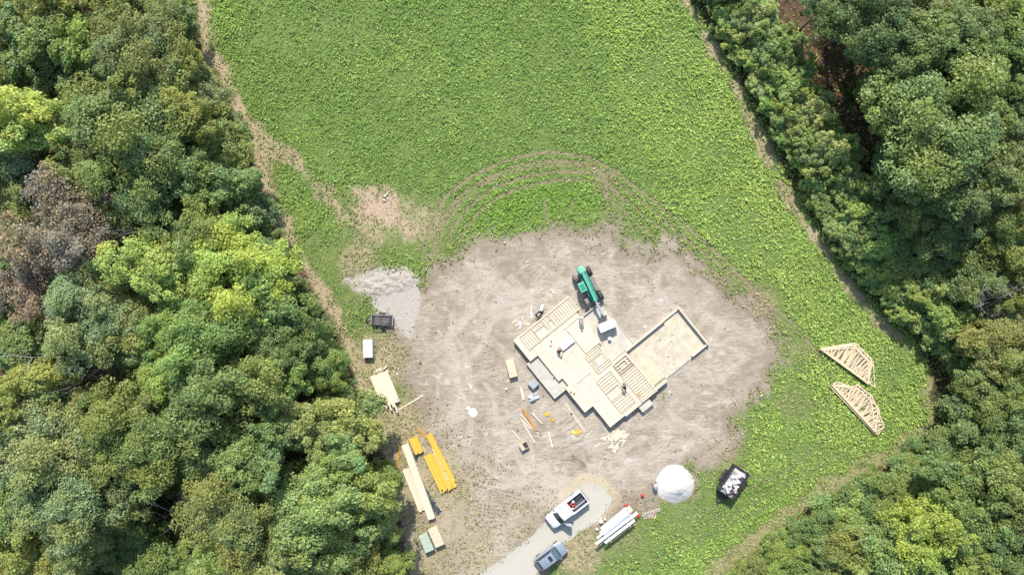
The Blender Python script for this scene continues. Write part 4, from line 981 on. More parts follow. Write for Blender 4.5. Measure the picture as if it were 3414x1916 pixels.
# ------------------------------------------------------------------ teal telehandler with a white pack on its forks
def telehandler():
    rear, front = (1936,900), (1984,1003)
    a = pxang(rear, (2016,1069)); c = S((rear[0]+front[0])/2, (rear[1]+front[1])/2, 1.0)
    t = thing('telehandler', 'teal telescopic handler with boom reaching over the back patio', 'telehandler', (c.x, c.y, 0), a)
    X = 2.15
    MB().loft([ring(-X-.2,.42,.7,1.35,.08,.1),ring(-X+.3,.52,.6,1.5,.08,.1),ring(X-.9,.50,.55,1.25,.08,.1),ring(X,.42,.6,1.1,.08,.1)]).build('chassis', teal, t, True)
    MB().loft([ring(-X-.5,.40,.95,1.75,.1,.1),ring(-X-.1,.50,.85,1.95,.1,.12),ring(-X+.35,.46,.9,1.9,.1,.1)]).build('counterweight', teal2, t, True)
    MB().rbox(-.85, 1.0, .53, 1.1, .65, 1.42, .08).build('engine_cover', mud, t)
    MB().rbox(-.75, .75, -1.12, -.53, .55, .88, .06).build('fuel_tank', mud, t)
    # cab (left of the boom, on the west side)
    cy = -.80
    m = MB()
    sgn = -1
    cab0 = MB().loft([ring(-.75,.40,.9,1.95,.05,.05,.03),ring(.55,.40,.9,1.95,.05,.05,.03)])
    cabo = cab0.build('cab', glass, t); cabo.location = (0, sgn*.82, 0)
    roof = MB().rbox(-.80, .50, -.44, .44, 1.97, 2.12, .05).build('roof', teal2, cabo); MB().rbox(-.55, .25, -.26, .26, 2.125, 2.16, .02).build('roof_hatch', teal, cabo)
    for x in (-.74, .50):
        for y in (-.40, .40): MB().bar((x,y,.9),(x,y,1.99),.06,.06).build('cab_post', teal, cabo)
    for s in (-1, 1):
        for x in (-X+.55, X-.35):
            w_ = wheel(t, x, s*.98, .60, .42, my=s); MB().bar((x,0,.60),(x,s*.75,.60),.16,.16).build('axle', mud, t)
            m = MB(); pts = [(x+.66*math.cos(q), s*.98, .60+.70*math.sin(q)) for q in (.3,.8,1.3,1.85,2.35,2.85)]
            for p, q in zip(pts[:-1], pts[1:]): m.bar(p, q, .46, .04)
            m.build('fender', mud if s < 0 else plast, t)
    # boom
    MB().tube([(-X+.25,-.34,1.9),(-X+.25,.34,1.9)], .26, 14).build('boom_pivot', teal2, t, True)
    boom = MB().bar((-X+.2,0,1.98), (X+.05,0,1.62), .34, .40).build('boom', teal2, t)
    MB().bar((X-.9,0,1.68), (X+1.15,0,1.46), .25, .30).build('inner_boom', galv, boom)
    MB().bar((X+1.0,0,1.47), (X+1.95,0,1.30), .20, .22).build('boom_tip', galv, boom)
    MB().bar((X+1.85,0,1.38), (X+2.35,0,.62), .22, .24).build('boom_head', teal, boom)
    MB().bar((-X+1.0,0,1.35), (X-.8,0,1.48), .11, .11).build('lift_cylinder', steel, t)
    car = MB().box(X+2.34, X+2.42, -.62, .62, .30, .95).build('fork_carriage', plast, t)
    for s in (-1, 1): MB().box(X+2.42, X+3.62, s*.35-.06, s*.35+.06, .30, .35).build('fork', steel, t)
    for s in (-1,1): MB().bar((X+1.9,s*.16,1.2),(X+2.36,s*.2,.85),.05,.05).build('tilt_cylinder', steel, t)
    # white wrapped pack
    q = [(1993,1084),(2046.7,1061),(2060,1086),(2003,1112)]; z = 1.36
    P4 = [S(x, y, z) for x, y in q]; cc = sum(P4, Vector())/4; ang = math.atan2(P4[1].y-P4[0].y, P4[1].x-P4[0].x)
    e = thing('wrapped_pack', "large white wrapped pack held on the telehandler's forks over the patio", 'pack', (cc.x, cc.y, .36), ang)
    w2, d2 = 1.13, .54
    MB().rbox(-w2, w2, -d2, d2, .10, 1.0, .04).build('wrapping', wrapw, e)
    for x in (-.9, 0, .9): MB().box(x-.05, x+.05, -d2, d2, 0, .10).build('skid', lum2, e)
    for x in (-.55, .55): MB().box(x-.02, x+.02, -d2-.004, d2+.004, .11, 1.004).build('strap', mat('strap', (.7,.7,.68), .05), e)
telehandler()

# ------------------------------------------------------------------ black dump trailer full of rubble
def dump_trailer():
    q = [(2452.7,1549.8),(2499,1583),(2442,1666),(2396.7,1632.8)]; z = 1.55
    P4 = [S(x, y, z) for x, y in q]; c = sum(P4, Vector())/4; a = math.atan2(P4[3].y-P4[0].y, P4[3].x-P4[0].x)
    L = ((P4[3]-P4[0]).length+(P4[2]-P4[1]).length)/4; W = ((P4[1]-P4[0]).length+(P4[2]-P4[3]).length)/4
    t = thing('dump_trailer', 'black dump trailer filled with pale construction waste on the grass', 'trailer', (c.x, c.y, 0), a)
    for s in (-1, 1): 
        MB().box(-L, L, s*W-.03, s*W+.03, .55, z).build('side_wall', blackp, t)
        MB().rbox(-L-.03, L+.03, s*W-.06, s*W+.06, z+.001, z+.07, .015).build('top_rail', blackp, t)
        for k in range(7): MB().bar((-L+.2+k*(2*L-.4)/6, s*(W+.07), .55), (-L+.2+k*(2*L-.4)/6, s*(W+.07), z), .09, .07).build('rib', blackp, t)
        MB().rbox(-.85, .85, s*(W+.22)-.16, s*(W+.22)+.16, .78, .82, .01).build('fender', blackp, t)
        for x in (-.42, .42): wheel(t, x, s*(W+.2), .36, .22, my=s)
    MB().box(L-.03, L+.03, -W+.031, W-.031, .55, z+.05).build('front_wall', blackp, t); MB().box(-L-.03, -L+.03, -W+.031, W-.031, .55, z-.15).build('tailgate', blackp, t)
    MB().box(-L+.031, L-.031, -W+.031, W-.031, .50, .58).build('floor', blackp, t)
    m = MB(); m.bar((L,-W*.8,.55),(L+1.35,0,.50),.10,.14); m.bar((L,W*.8,.55),(L+1.35,0,.50),.10,.14); m.bar((L,0,.55),(L+1.3,0,.51),.09,.10); m.build('tongue', blackp, t)
    MB().rbox(L+.1, L+.55, -.4, .4, .62, .98, .03).build('pump_box', blackp, t); m = MB(); m.tube([(L+1.2,.0,.02),(L+1.2,0,.85)], .04, 8); m.tube([(L+1.2,0,0.),(L+1.2,0,.03)], .10, 8); m.build('jack', galv, t)
    # rubble heap: one thing resting inside
    e = thing('waste_heap', 'heap of white and grey waste filling the black dump trailer', 'waste', (c.x, c.y, .585), a)
    g = random.Random(4); m = MB(); n = 14; k = 9; vs = []
    for i in range(n):
        for j in range(k):
            x = -L+.06+(2*L-.12)*i/(n-1); y = -W+.06+(2*W-.12)*j/(k-1); ed = min(i, n-1-i, j*1.3, (k-1-j)*1.3)
            vs.append((x, y, .40+min(ed,2.5)*.13+g.uniform(-.09,.09)))
    o0 = len(vs)
    m.add(vs, [(i*k+j,(i+1)*k+j,(i+1)*k+j+1,i*k+j+1) for i in range(n-1) for j in range(k-1)]); m.box(-L+.06, L-.06, -W+.06, W-.06, 0, .30)
    m.build('rubble', mat('rubble', (.42,.405,.39), .28, 3.5, .9, bump=.6, dirt=(.30,.24,.20,.6)), e)
    for i in range(34):
        mm = g.choice([wrapw, wrapw, wrapw, pinkw, wrapgrey, plast, cardb]); s = g.uniform(.12,.36)
        o = MB().rbox(-s, s, -s*.55, s*.55, 0, g.uniform(.05,.2), .02).build('debris', mm, e); o.location = (g.uniform(-L+.4,L-.4), g.uniform(-W+.3,W-.3), .66+g.uniform(-.04,.1)); o.rotation_euler = (g.uniform(-.4,.4), g.uniform(-.4,.4), g.uniform(0,3))
dump_trailer()

# ------------------------------------------------------------------ small black utility trailer
def utility_trailer():
    c = S(1274, 1067, .6); t = thing('utility_trailer', 'small black flat trailer with pale rail beside the gravel heap', 'trailer', (c.x, c.y, 0), math.radians(178))
    L, W = 1.36, .66
    for i in range(9): MB().box(-L+.05+i*.30, -L+.05+i*.30+.26, -W, W, .46, .50).build('bed_plank', plast, t)
    for s in (-1, 1):
        MB().rbox(-L-.03, L+.03, s*(W+.03)-.03, s*(W+.03)+.03, .40, .52, .01).build('side_beam', blackp, t)
        MB().bar((-L,s*(W+.05),.82),(L,s*(W+.05),.82),.05,.05).build('side_rail', galv if s < 0 else blackp, t)
        for x in (-L+.04, 0, L-.04): MB().bar((x,s*(W+.05),.48),(x,s*(W+.05),.80),.05,.05).build('rail_post', blackp, t)
        wheel(t, -.05, s*(W+.22), .30, .18, my=s); MB().rbox(-.42, .34, s*(W+.22)-.11, s*(W+.22)+.11, .64, .68, .01).build('fender', blackp, t)
    MB().bar((L,-W,.62),(L,W,.62),.05,.34).build('front_rail', galv, t); MB().bar((-L,-W,.60),(-L,W,.60),.05,.30).build('ramp', galv, t)
    m = MB(); m.bar((L,-W*.7,.44),(L+.85,0,.42),.07,.08); m.bar((L,W*.7,.44),(L+.85,0,.42),.07,.08); m.build('tongue', blackp, t); MB().tube([(L+.75,0,.02),(L+.75,0,.6)], .03, 8).build('jack', blackp, t)
    g = random.Random(9)
    for i in range(6):
        e = MB().bar((-1,0,.03),(g.uniform(.5,1.1),g.uniform(-.1,.1),.03), .08, .05).build('metal_bar', mud); q = Matrix.Translation(t.location) @ Matrix.Rotation(math.radians(178), 4, 'Z') @ Vector((0, -.5+i*.2, .503)); e.location = q; e.rotation_euler = (0,0,g.uniform(-.06,.06))
        tag(e, 'rusty dark metal bar on the small black trailer, %s from its pale rail' % ORD[i], 'metal bar', 'bars on the small trailer')
utility_trailer()
# ------------------------------------------------------------------ stacks and packs
def quad_frame(q, z):
    """centre, angle of the long side, half length, half width of a pixel quad whose first edge is short"""
    P4 = [S(x, y, z) for x, y in q]; c = sum(P4, Vector())/4
    ax = ((P4[2]+P4[3])-(P4[0]+P4[1]))/2; wv = ((P4[1]+P4[2])-(P4[0]+P4[3]))/2
    return c, math.atan2(ax.y, ax.x), ax.length/2, wv.length/2
def lumber_stack(q, h, nb, layers, label, m, seed, ragged=.25, name='lumber_stack', cat='lumber', extra=()):
    c, a, L, W = quad_frame(q, h); g = random.Random(seed)
    t = thing(name, label, cat, (c.x, c.y, 0), a)
    for x in (-L*.6, 0, L*.6): MB().box(x-.06, x+.06, -W, W, 0, .09).build('bearer', lum2, t)
    bh = (h-.09)/layers; bw = 2*W/nb
    for l in range(layers):
        for k in range(nb):
            if layers > 2 and l < layers-2 and 0 < k < nb-1: continue
            e0, e1 = g.uniform(-ragged, ragged)*.25, g.uniform(-ragged, ragged*1.0)
            MB().box(-L+e0, L+e1, -W+k*bw+.004, -W+(k+1)*bw-.004, .09+l*bh+.002, .09+(l+1)*bh-g.uniform(0, .004)).build('board', m, t)
    if layers > 2: MB().box(-L+.1, L-.1, -W+bw, W-bw, .092, .09+(layers-2)*bh).build('core', m, t)
    for (k, ext) in extra: MB().box(L*.2, L+ext, -W+k*bw, -W+(k+.9)*bw, h+.001, h+.04).build('board', m, t)
    return t
lumber_stack([(1233,1257),(1291,1235),(1330,1332),(1272,1351)], .55, 11, 6, 'wide ragged stack of pale boards below the white wrapped pack', lum, 1, .35, extra=((2,.5),(4,.95),(6,.7),(7,1.5)))
lumber_stack([(1339,1486),(1361,1477),(1450,1725),(1428,1732)], .62, 4, 6, 'long narrow pale lumber stack beside the black tarpaulin', lum, 2, .06)
lumber_stack([(1341,1569),(1366,1559),(1416,1694),(1397,1702)], .36, 5, 4, 'lower pale lumber stack against the left of the long narrow one', lum, 3, .3)
lumber_stack([(1363,1469),(1389,1449),(1409,1504),(1386,1515)], .50, 6, 5, 'short stack of yellow beams, nearest the pale long lumber', yel, 4, .2, 'beam_stack', 'beams')
lumber_stack([(1413,1522),(1451,1505),(1504,1619),(1469,1641)], .42, 9, 4, 'main stack of yellow beams, left of the longest one', yel, 5, .35, 'beam_stack', 'beams', extra=((6,.35),))
lumber_stack([(1420,1452),(1440,1445),(1523,1612),(1506,1619)], .30, 4, 3, 'longest stack of yellow beams on the right of the yellow group', yel, 6, .5, 'beam_stack', 'beams')
board((1396,1428),(1424,1460), .28, .09, 'orange beam sticking out above the yellow stacks', orange, z=.0)
board((1333,1480),(1319,1621), .22, .14, 'long orange beam lying at the wood edge left of the pale lumber', orange)
board((1399,1462),(1420,1510), .12, .05, 'pale thin board across the gap between yellow stacks', lum2)
board((1440,1495),(1482,1568), .14, .06, 'pale board lying along the top of the yellow beams', lum2, z=.43)
board((1480,1572),(1495,1600), .22, .05, 'short pinkish board on the yellow beams near their lower end', lum2, z=.43)
board((1324,1368),(1411,1317), .18, .06, 'long single pale board on the grass below the wide lumber stack', lum)
board((1246,1239),(1272,1229), .38, .05, 'pale plywood strip at the top end of the wide lumber stack', ply)
board((1279,1230),(1290,1220), .18, .30, 'short pale block at the top right of the wide lumber stack', lum)
board((1286,1232),(1300,1236), .12, .10, 'small offcut touching the top right of the wide lumber stack', lum)
for k, (x, y) in enumerate([(1317,1226),(1326,1230),(1314,1236),(1325,1245)]):
    p = S(x, y); m = MB(); g = random.Random(k); m.prism([(math.cos(i*1.05)*.13*g.uniform(.7,1.2), math.sin(i*1.05)*.11*g.uniform(.7,1.2)) for i in range(6)], 0, .06)
    o = m.build('scrap', wrapw); o.location = (p.x, p.y, .003); tag(o, 'small white scrap on the grass right of the wide lumber stack, %s one' % ['left','top','middle','lowest'][k], 'scrap', 'white scraps by the wide lumber stack')

def pack(q, h, label, m, name, cat, straps=2, skid=True):
    c, a, L, W = quad_frame(q, h); t = thing(name, label, cat, (c.x, c.y, 0), a)
    z0 = .10 if skid else 0
    if skid:
        for x in (-L*.75, 0, L*.75): MB().box(x-.05, x+.05, -W, W, 0, .10).build('skid', lum2, t)
    MB().rbox(-L, L, -W, W, z0+.001, h, .035).build('wrapping' if m in (wrapw, wrapg, wrapgrey) else 'sheets', m, t)
    for k in range(straps):
        x = -L+2*L*(k+.6)/(straps+.2); MB().box(x-.02, x+.02, -W-.004, W+.004, z0+.01, h+.004).build('strap', sill_m, t)
    return t
pack([(1210,1133),(1241,1133),(1242,1190),(1211,1194)], .85, 'white wrapped pack on the grass below the small black trailer', wrapw, 'wrapped_pack', 'pack')
pack([(1395,1790),(1424,1777),(1446,1830),(1420,1845)], .85, 'pale green wrapped pack beside a tan one at the bottom left', wrapg, 'wrapped_pack', 'pack', 1)
pack([(1428,1767),(1456,1756),(1482,1812),(1452,1827)], .85, 'tan sheet pack right of the pale green wrapped one', cardb, 'sheet_pack', 'pack', 2)
pack([(1684,1203),(1711,1197),(1726,1252),(1700,1262)], .72, 'tan plywood stack left of the porch', cardb, 'sheet_pack', 'plywood stack', 2)
pack([(1761,1280),(1778,1262),(1797,1279),(1778,1300)], .62, 'grey plastic wrapped pallet beside the porch', wrapgrey, 'wrapped_pallet', 'pallet', 1)
# cement bags
p = S(1777, 1323); t = thing('cement_bags', 'pile of whitish cement bags below the grey wrapped pallet', 'bags', (p.x, p.y, 0), .5); g = random.Random(3)
for k in range(9):
    m = MB(); m.loft([[( x, y*w_, z_) for y, z_ in ((-.20,.03),(-.14,0),(.14,0),(.20,.03),(.20,.09),(.13,.13),(-.13,.13),(-.20,.09))] for x, w_ in ((-.33,.55),(-.27,.95),(0,1),(.27,.95),(.33,.55))])
    o = m.build('bag', g.choice([wrapw, wrapw, wrapgrey]), t, True); l = k//4; o.location = ((k % 2)*.62-.31+l*.08, ((k//2) % 2)*.44-.22, l*.132); o.rotation_euler = (0,0,g.uniform(-.25,.25))
# open wooden crate
p = S(1747, 1484); t = thing('wooden_crate', 'open wooden crate with dark inside among the loose boards', 'crate', (p.x, p.y, 0), math.radians(30))
for s in (-1, 1):
    for k in range(3): MB().box(-.50, .50, s*.42-.015, s*.42+.015, .06+k*.17, .06+k*.17+.14).build('slat', lum2, t); MB().box(s*.5-.015+s*.016, s*.5+.015+s*.016, -.42, .42, .06+k*.17, .06+k*.17+.14).build('slat', lum2, t)
MB().box(-.5, .5, -.4, .4, 0, .05).build('base', lum2, t); MB().box(-.5, -.02, -.4, .4, .55, .58).build('lid', lum2, t); MB().rbox(.03, .46, -.36, .36, .051, .36, .03).build('liner', plast, t)
# tarpaulin pulled off the long lumber
tp = [(1409,1608),(1440,1655),(1472,1704),(1464,1714),(1452,1719),(1440,1690),(1424,1650)]
m = MB(); g = random.Random(8); pts = [S(x, y) for x, y in tp]; c = sum(pts, Vector())/len(pts); vs = []; N = 7
for r in range(N+1):
    for k in range(28):
        t0 = k/28*len(pts); i = int(t0); f = t0-i; e = pts[i].lerp(pts[(i+1) % len(pts)], f); q = c.lerp(e, r/N)
        ed = 1-r/N; vs.append((q.x-c.x, q.y-c.y, .012+ed*.16+(g.uniform(-.05,.07) if 0 < r < N else 0)))
m.add(vs, [(r*28+k, r*28+(k+1) % 28, (r+1)*28+(k+1) % 28, (r+1)*28+k) for r in range(N) for k in range(28)])
o = m.build('tarpaulin', blk, smooth=False); o.location = (c.x, c.y, 0); tag(o, 'crumpled black tarpaulin on the right of the long pale lumber', 'tarpaulin')
p = S(1385, 1523); m = MB(); m.loft([[(x,-w_,0),(x,-w_*.5,h),(x,w_*.5,h*.8),(x,w_,0)] for x, w_, h in ((-.55,.12,.08),(-.2,.22,.16),(.25,.18,.12),(.6,.08,.05))])
o = m.build('tarpaulin', blk); o.location = (p.x, p.y, .002); o.rotation_euler = (0,0,-1.1); tag(o, 'small dark tarpaulin roll below the short yellow stack', 'tarpaulin')

# loose boards and scraps south of the house
LB = [((1742,1362),(1789,1434),.26,.20,'orange beam on the dirt south of the porch',orange),((1735,1380),(1795,1446),.12,.05,'thin pale board along the left of the orange beam',lum),
 ((1736,1395),(1783,1474),.15,.05,'longest pale board left of the orange beam',lum),((1737,1396),(1770,1430),.12,.09,'pale board crossing the longest one near its top',lum),
 ((1772,1375),(1808,1411),.15,.14,'pale board casting a dark line right of the orange beam',lum),((1707,1433),(1734,1464),.13,.05,'pale board just above the open crate',lum),
 ((1764,1476),(1784,1473),.06,.03,'thin pale lath near the open crate',lum),((1766,1455),(1764,1477),.05,.03,'very thin upright lath beside the open crate',lum2),
 ((1828,1438),(1842,1490),.17,.05,'pale board standing alone below the yellow offcuts',lum),((1736,1290),(1746,1332),.30,.10,'pinkish pale plank left of the grey wrapped pallet',lum),
 ((1885,1345),(1952,1440),.40,.04,'wide pale plywood strip leaning out below the deck step',lum2),((1918,1350),(1960,1406),.13,.05,'pale board right of the wide plywood strip',lum2),
 ((1874,1361),(1909,1381),.20,.04,'pale board crossing under the wide plywood strip',lum2),((1991,1386),(2034,1457),.15,.06,'long grey pale board along the foot of the deck corner',lum2),
 ((1950,1459),(1975,1434),.13,.05,'pale board slanting up below the wide plywood strip',lum),((1977,1420),(1997,1403),.08,.03,'thin lath left of the deck corner board',lum2),
 ((1983,1490),(1999,1479),.14,.05,'short pale board left of the scrap wood pile',lum),((1820,1420),(1832,1424),.12,.05,'small pale offcut below the yellow offcuts',lum2),
 ((1706,1192),(1729,1206),.09,.04,'thin board just above the tan plywood stack',lum2),((1664,1180),(1682,1172),.07,.03,'thin lath left of the tan plywood stack, upper',lum2),
 ((1667,1228),(1679,1224),.07,.03,'thin lath left of the tan plywood stack, lower',lum2),((1621,917),(1644,900),.07,.03,'pale lath on the dirt left of the telehandler, farthest left',lum),
 ((1737,896),(1764,881),.07,.03,'pale lath on the dirt left of the telehandler, middle',lum),((1796,912),(1810,904),.08,.03,'pale lath on the dirt left of the telehandler, nearest',lum),
 ((1790,977),(1812,960),.06,.03,'thin lath on the dirt above the framed wall',lum),((1837,965),(1848,979),.16,.05,'short board on the dirt above the framed wall',lum),
 ((1722,1052),(1742,1037),.07,.03,'thin lath left of the black wheelbarrow',lum2),((1773,1018),(1770,1055),.17,.05,'pinkish plank standing left of the black wheelbarrow',lum),
 ((1753,874),(1764,868),.09,.04,'small pale offcut near the top of the dirt',lum),((1510,1330),(1530,1318),.07,.03,'thin lath on the dirt above the white spill',lum2)]
for (p, q, wd, ht, lab, m_) in LB: board(p, q, wd, ht, lab, m_)
trl0 = mat('cut_lumber', (.56, .475, .345), .12, 3, .75, bump=.1, obj_rand=.2)
def scrap_pile(px, py, n, R, m, label, name, seed, lmax=1.2, h=.35, cat='scrap wood', ang=None):
    g = random.Random(seed); p = S(px, py); t = thing(name, label, cat, (p.x, p.y, 0), 0)
    for k in range(n):
        r = R*g.random()**.6; a = g.uniform(0, 6.28); L = g.uniform(.25, lmax)/2; wd = g.uniform(.09, .24)
        z = h*(1-r/R)*g.random()+.012*k/n
        o = MB().box(-L, L, -wd/2, wd/2, 0, .045).build('offcut', g.choice(m), t); o.location = (r*math.cos(a), r*math.sin(a)*.8, z); o.rotation_euler = (g.uniform(-.1,.1), g.uniform(-.08,.08), (ang if ang is not None else 0)+g.uniform(-.9,.9) if ang is not None else g.uniform(0,3.1))
    return t
scrap_pile(2060, 1458, 90, 1.15, [lum, trl0, ply], "big pile of pale scrap wood below the deck's lowest corner", 'scrap_wood_pile', 5, 1.5, .4, ang=.7)
scrap_pile(2046, 1492, 12, .55, [lum, ply], 'small tail of pale scrap wood below the big scrap pile', 'scrap_wood_pile', 6, 1.0, .15)
scrap_pile(2016, 1460, 9, .45, [lum], 'few scattered pale offcuts left of the big scrap pile', 'scrap_wood_pile', 7, .5, .08)
scrap_pile(1826, 1381, 6, .35, [yel], 'small group of yellow offcuts right of the orange beam, upper', 'offcut_group', 8, .7, .12, 'offcuts')
scrap_pile(1839, 1398, 4, .28, [yel, orange], 'small group of yellow offcuts right of the orange beam, lower', 'offcut_group', 9, .6, .1, 'offcuts')
scrap_pile(1922, 1441, 14, .55, [yel, yel, lum], 'heap of yellow and pale offcuts below the wide plywood strip', 'offcut_group', 10, .8, .25, 'offcuts')
scrap_pile(1735, 1078, 16, 1.0, [wrapw, pinkw, lum], 'white scraps scattered on the dirt beside the long framed wall', 'scrap_scatter', 11, .45, .02, 'scraps')
scrap_pile(1560, 1290, 5, .5, [wrapw, lum2], 'few pale scraps on the dirt left of the tan plywood stack', 'scrap_scatter', 12, .4, .02, 'scraps')

# mounds
def mound(px, py, R, h, m, label, name, cat, seed, pw=1.0, rough=.06, sx=1, sy=1):
    g = np.random.default_rng(seed); c = S(px, py); nr, na = 22, 64; vs = [(.10*R, -.14*R, h)]
    for r in range(1, nr+1):
        for k in range(na):
            t = 2*math.pi*k/na; f = r/nr; rr = R*f*(1+.018*math.sin(3*t+seed)+.012*math.sin(7*t)+.012*mnoise.noise(Vector((math.cos(t)*6, math.sin(t)*6, seed)))); x, y = rr*math.cos(t)*sx+.10*R*(1-f), rr*math.sin(t)*sy-.14*R*(1-f)
            z = h*(1-f)**pw+(mnoise.noise(Vector((x*1.7, y*1.7, seed)))*rough+mnoise.noise(Vector((x*5, y*5, seed)))*rough*.5)*(1-f**4)-.01*f
            vs.append((x, y, max(z, -.01)))
    fs = [(0, 1+k, 1+(k+1) % na) for k in range(na)]+[(1+(r-1)*na+k, 1+r*na+k, 1+r*na+(k+1) % na, 1+(r-1)*na+(k+1) % na) for r in range(1, nr) for k in range(na)]
    o = MB().add(vs, fs).build(name, m, smooth=True); o.location = (c.x, c.y, 0); return tag(o, label, cat)
mound(2250, 1612, 2.5, 1.15, mat('white_sand', (.50, .475, .43), .05, 6, .95, bump=.35), 'round white sand pile at the grass edge', 'sand_pile', 'sand pile', 3, 1.0, .09)
mound(1577, 1375, .62, .07, mat('lime_powder', (.52, .505, .475), .12, 5, .95, bump=.4), 'white chalky spill on the dirt between lumber and house', 'powder_spill', 'spill', 5, .5, .05)
mound(1562, 1360, .28, .04, MATS['lime_powder'], 'smaller white chalky spot above the white spill', 'powder_spill', 'spill', 8, .5, .03)
mound(1255, 950, 2.6, .22, mat('gravel_heap', (.34, .305, .255), .25, 8, .95, bump=.7), 'low grey gravel heap at the left end of the dirt', 'gravel_heap', 'gravel heap', 6, .8, .16, 1.2, .62)
mound(1330, 930, 2.4, .18, MATS['gravel_heap'], 'second low gravel heap joining the grey one on its right', 'gravel_heap', 'gravel heap', 7, .8, .16, .9, .75)
for k, (x, y, r) in enumerate([(1284,655,.22),(1281,668,.20),(1290,648,.15),(1293,664,.13)]):
    c = S(x, y); g = random.Random(k+40); bm = bmesh.new(); bmesh.ops.create_icosphere(bm, subdivisions=2, radius=r)
    for v in bm.verts: v.co *= g.uniform(.82, 1.15); v.co.z *= .75
    me = bpy.data.meshes.new('rock'); bm.to_mesh(me); bm.free(); me.materials.append(mat('pale_rock', (.46,.41,.34), .2, 6, .9, bump=.4)); o = link('rock', me); o.location = (c.x, c.y, r*.5)
    tag(o, 'pale rock on the clay patch, %s of four' % ['largest','lowest','topmost','rightmost'][k], 'rock', 'rocks on the clay patch')
# dead stump with roots at the wood's edge
p = S(806, 472); t = thing('dead_stump', "whitish uprooted stump with roots at the left wood's edge", 'stump', (p.x, p.y, 0), 0); g = random.Random(2)
MB().tube([(-.1,0,0),(0,0,.4),(.15,.1,.9)], [.42,.34,.22], 9).build('trunk', deadbark, t)
for k in range(10):
    a = k*.63+g.uniform(-.2,.2); L = g.uniform(.6,1.25); MB().tube([(0,0,.35),(math.cos(a)*L*.5,math.sin(a)*L*.5,.55+g.uniform(-.2,.3)),(math.cos(a)*L,math.sin(a)*L,.3+g.uniform(-.25,.5))], [.14,.08,.02], 5).build('root', deadbark, t)

# ------------------------------------------------------------------ roof trusses piled on the grass
trl = mat('truss_lumber', (.60, .48, .315), .12, 3, .75, bump=.1, obj_rand=.2)
def truss(outline, chord_n, label, z, group, th=.055):
    """outline px: first..chord_n-1 = bottom chord ends, rest = top chord points back to the start"""
    P3 = [S(x, y, z) for x, y in outline]; c = sum(P3, Vector())/len(P3); t = thing('roof_truss', label, 'roof truss', (c.x, c.y, z), 0, group)
    L = [p-c for p in P3]; L = [Vector((p.x, p.y, th/2)) for p in L]
    MB().bar(L[0], L[1], .17, th).build('bottom_chord', trl, t)
    top = [L[1]]+L[2:]+[L[0]]
    e = Vector((0, 0, .0)); 
    for k, (p, q) in enumerate(zip(top[:-1], top[1:])):
        d = (q-p).normalized()*.05; MB().bar(p+d*(k > -1), q-d, .14, th).build('top_chord', trl, t)
    # webs zigzag between chords
    nW = random.choice((7,8,9,10)); bot = [L[1].lerp(L[0], (k+1)/(nW+1)) for k in range(nW)]
    cum = [0]
    for p, q in zip(top[:-1], top[1:]): cum.append(cum[-1]+(q-p).length)
    def at_(s):
        s *= cum[-1]
        for k in range(len(top)-1):
            if s <= cum[k+1]: return top[k].lerp(top[k+1], (s-cum[k])/(cum[k+1]-cum[k]))
        return top[-1]
    for k in range(nW):
        MB().bar(bot[k], at_((k+.75)/(nW+.6)), .10, th*.9).build('web', lum2 if k % 3 == 0 else trl, t)
        MB().bar(bot[k], at_((k+1.45)/(nW+.6)), .10, th*.88).build('web', trl, t)
    return t
U = [(2739,1162),(2896,1276),(2907,1201),(2851,1146)]
U2 = [(2745,1166),(2913,1292),(2906,1202),(2868,1160)]
for k in range(9):
    g = random.Random(k+60); src = U2 if k == 2 else U; dx, dy = g.uniform(-5,5), g.uniform(-4,4)
    o = [(x+dx+g.uniform(-2,2), y+dy+g.uniform(-2,2)) for x, y in src]
    if k >= 6: o = [o[0], o[1], (o[2][0]-4*(k-5), o[2][1]+3), (o[3][0]-2, o[3][1]+3*(k-5))]
    truss(o, 2, 'wooden roof truss in the upper pile on the grass, %s from the ground' % ORD[k], .02+k*.062, 'trusses in the upper pile')
LOW = [[(2772,1284),(2923,1444),(2945,1427),(2900,1318),(2792,1276)],[(2776,1284),(2924,1443),(2930,1360),(2855,1293)],[(2774,1286),(2922,1444),(2900,1318),(2861,1282),(2840,1297)]]
for k in range(9):
    g = random.Random(k+80); src = LOW[k % 3]; dx, dy = g.uniform(-5,5), g.uniform(-5,5)
    truss([(x+dx+g.uniform(-2,2), y+dy+g.uniform(-2,2)) for x, y in src], 2, 'wooden roof truss in the lower pile on the grass, %s from the ground' % ORD[k], .02+k*.062, 'trusses in the lower pile')

# ------------------------------------------------------------------ white siding on trestles, ladders, cans
def trestle(px, py, ang, label):
    p = S(px, py); t = thing('trestle', label, 'trestle', (p.x, p.y, 0), ang)
    MB().box(-.75, .75, -.05, .05, 1.10, 1.20).build('beam', lum2, t)
    for x in (-.6, .6):
        for s in (-1, 1): MB().bar((x, s*.32, 0), (x, s*.06, 1.12), .07, .05).build('leg', lum2, t)
    return t
SA = pxang((1986,1813), (2126,1706))
trestle(2022, 1778, SA+math.pi/2, 'wooden trestle under the lower left end of the white siding'); trestle(2085, 1730, SA+math.pi/2, 'wooden trestle under the upper right end of the white siding')
def plank3(p, q, wd, ht, z, label, m=vinyl, name='siding_bundle', cat='siding'):
    a, c = S(*p, z), S(*q, z); mid = (a+c)/2; L = (c-a).length/2
    t = thing(name, label, cat, (mid.x, mid.y, z), math.atan2(c.y-a.y, c.x-a.x), 'white siding on the trestles'); n = 3
    for k in range(n): MB().rbox(-L+random.uniform(0,.05), L-random.uniform(0,.08), -wd/2+k*wd/n+.004, -wd/2+(k+1)*wd/n-.004, 0, ht*random.uniform(.9,1), .012).build('panel', m, t)
plank3((1986,1812),(2126,1706), .36, .16, 1.205, 'longest white siding bundle on the trestles')
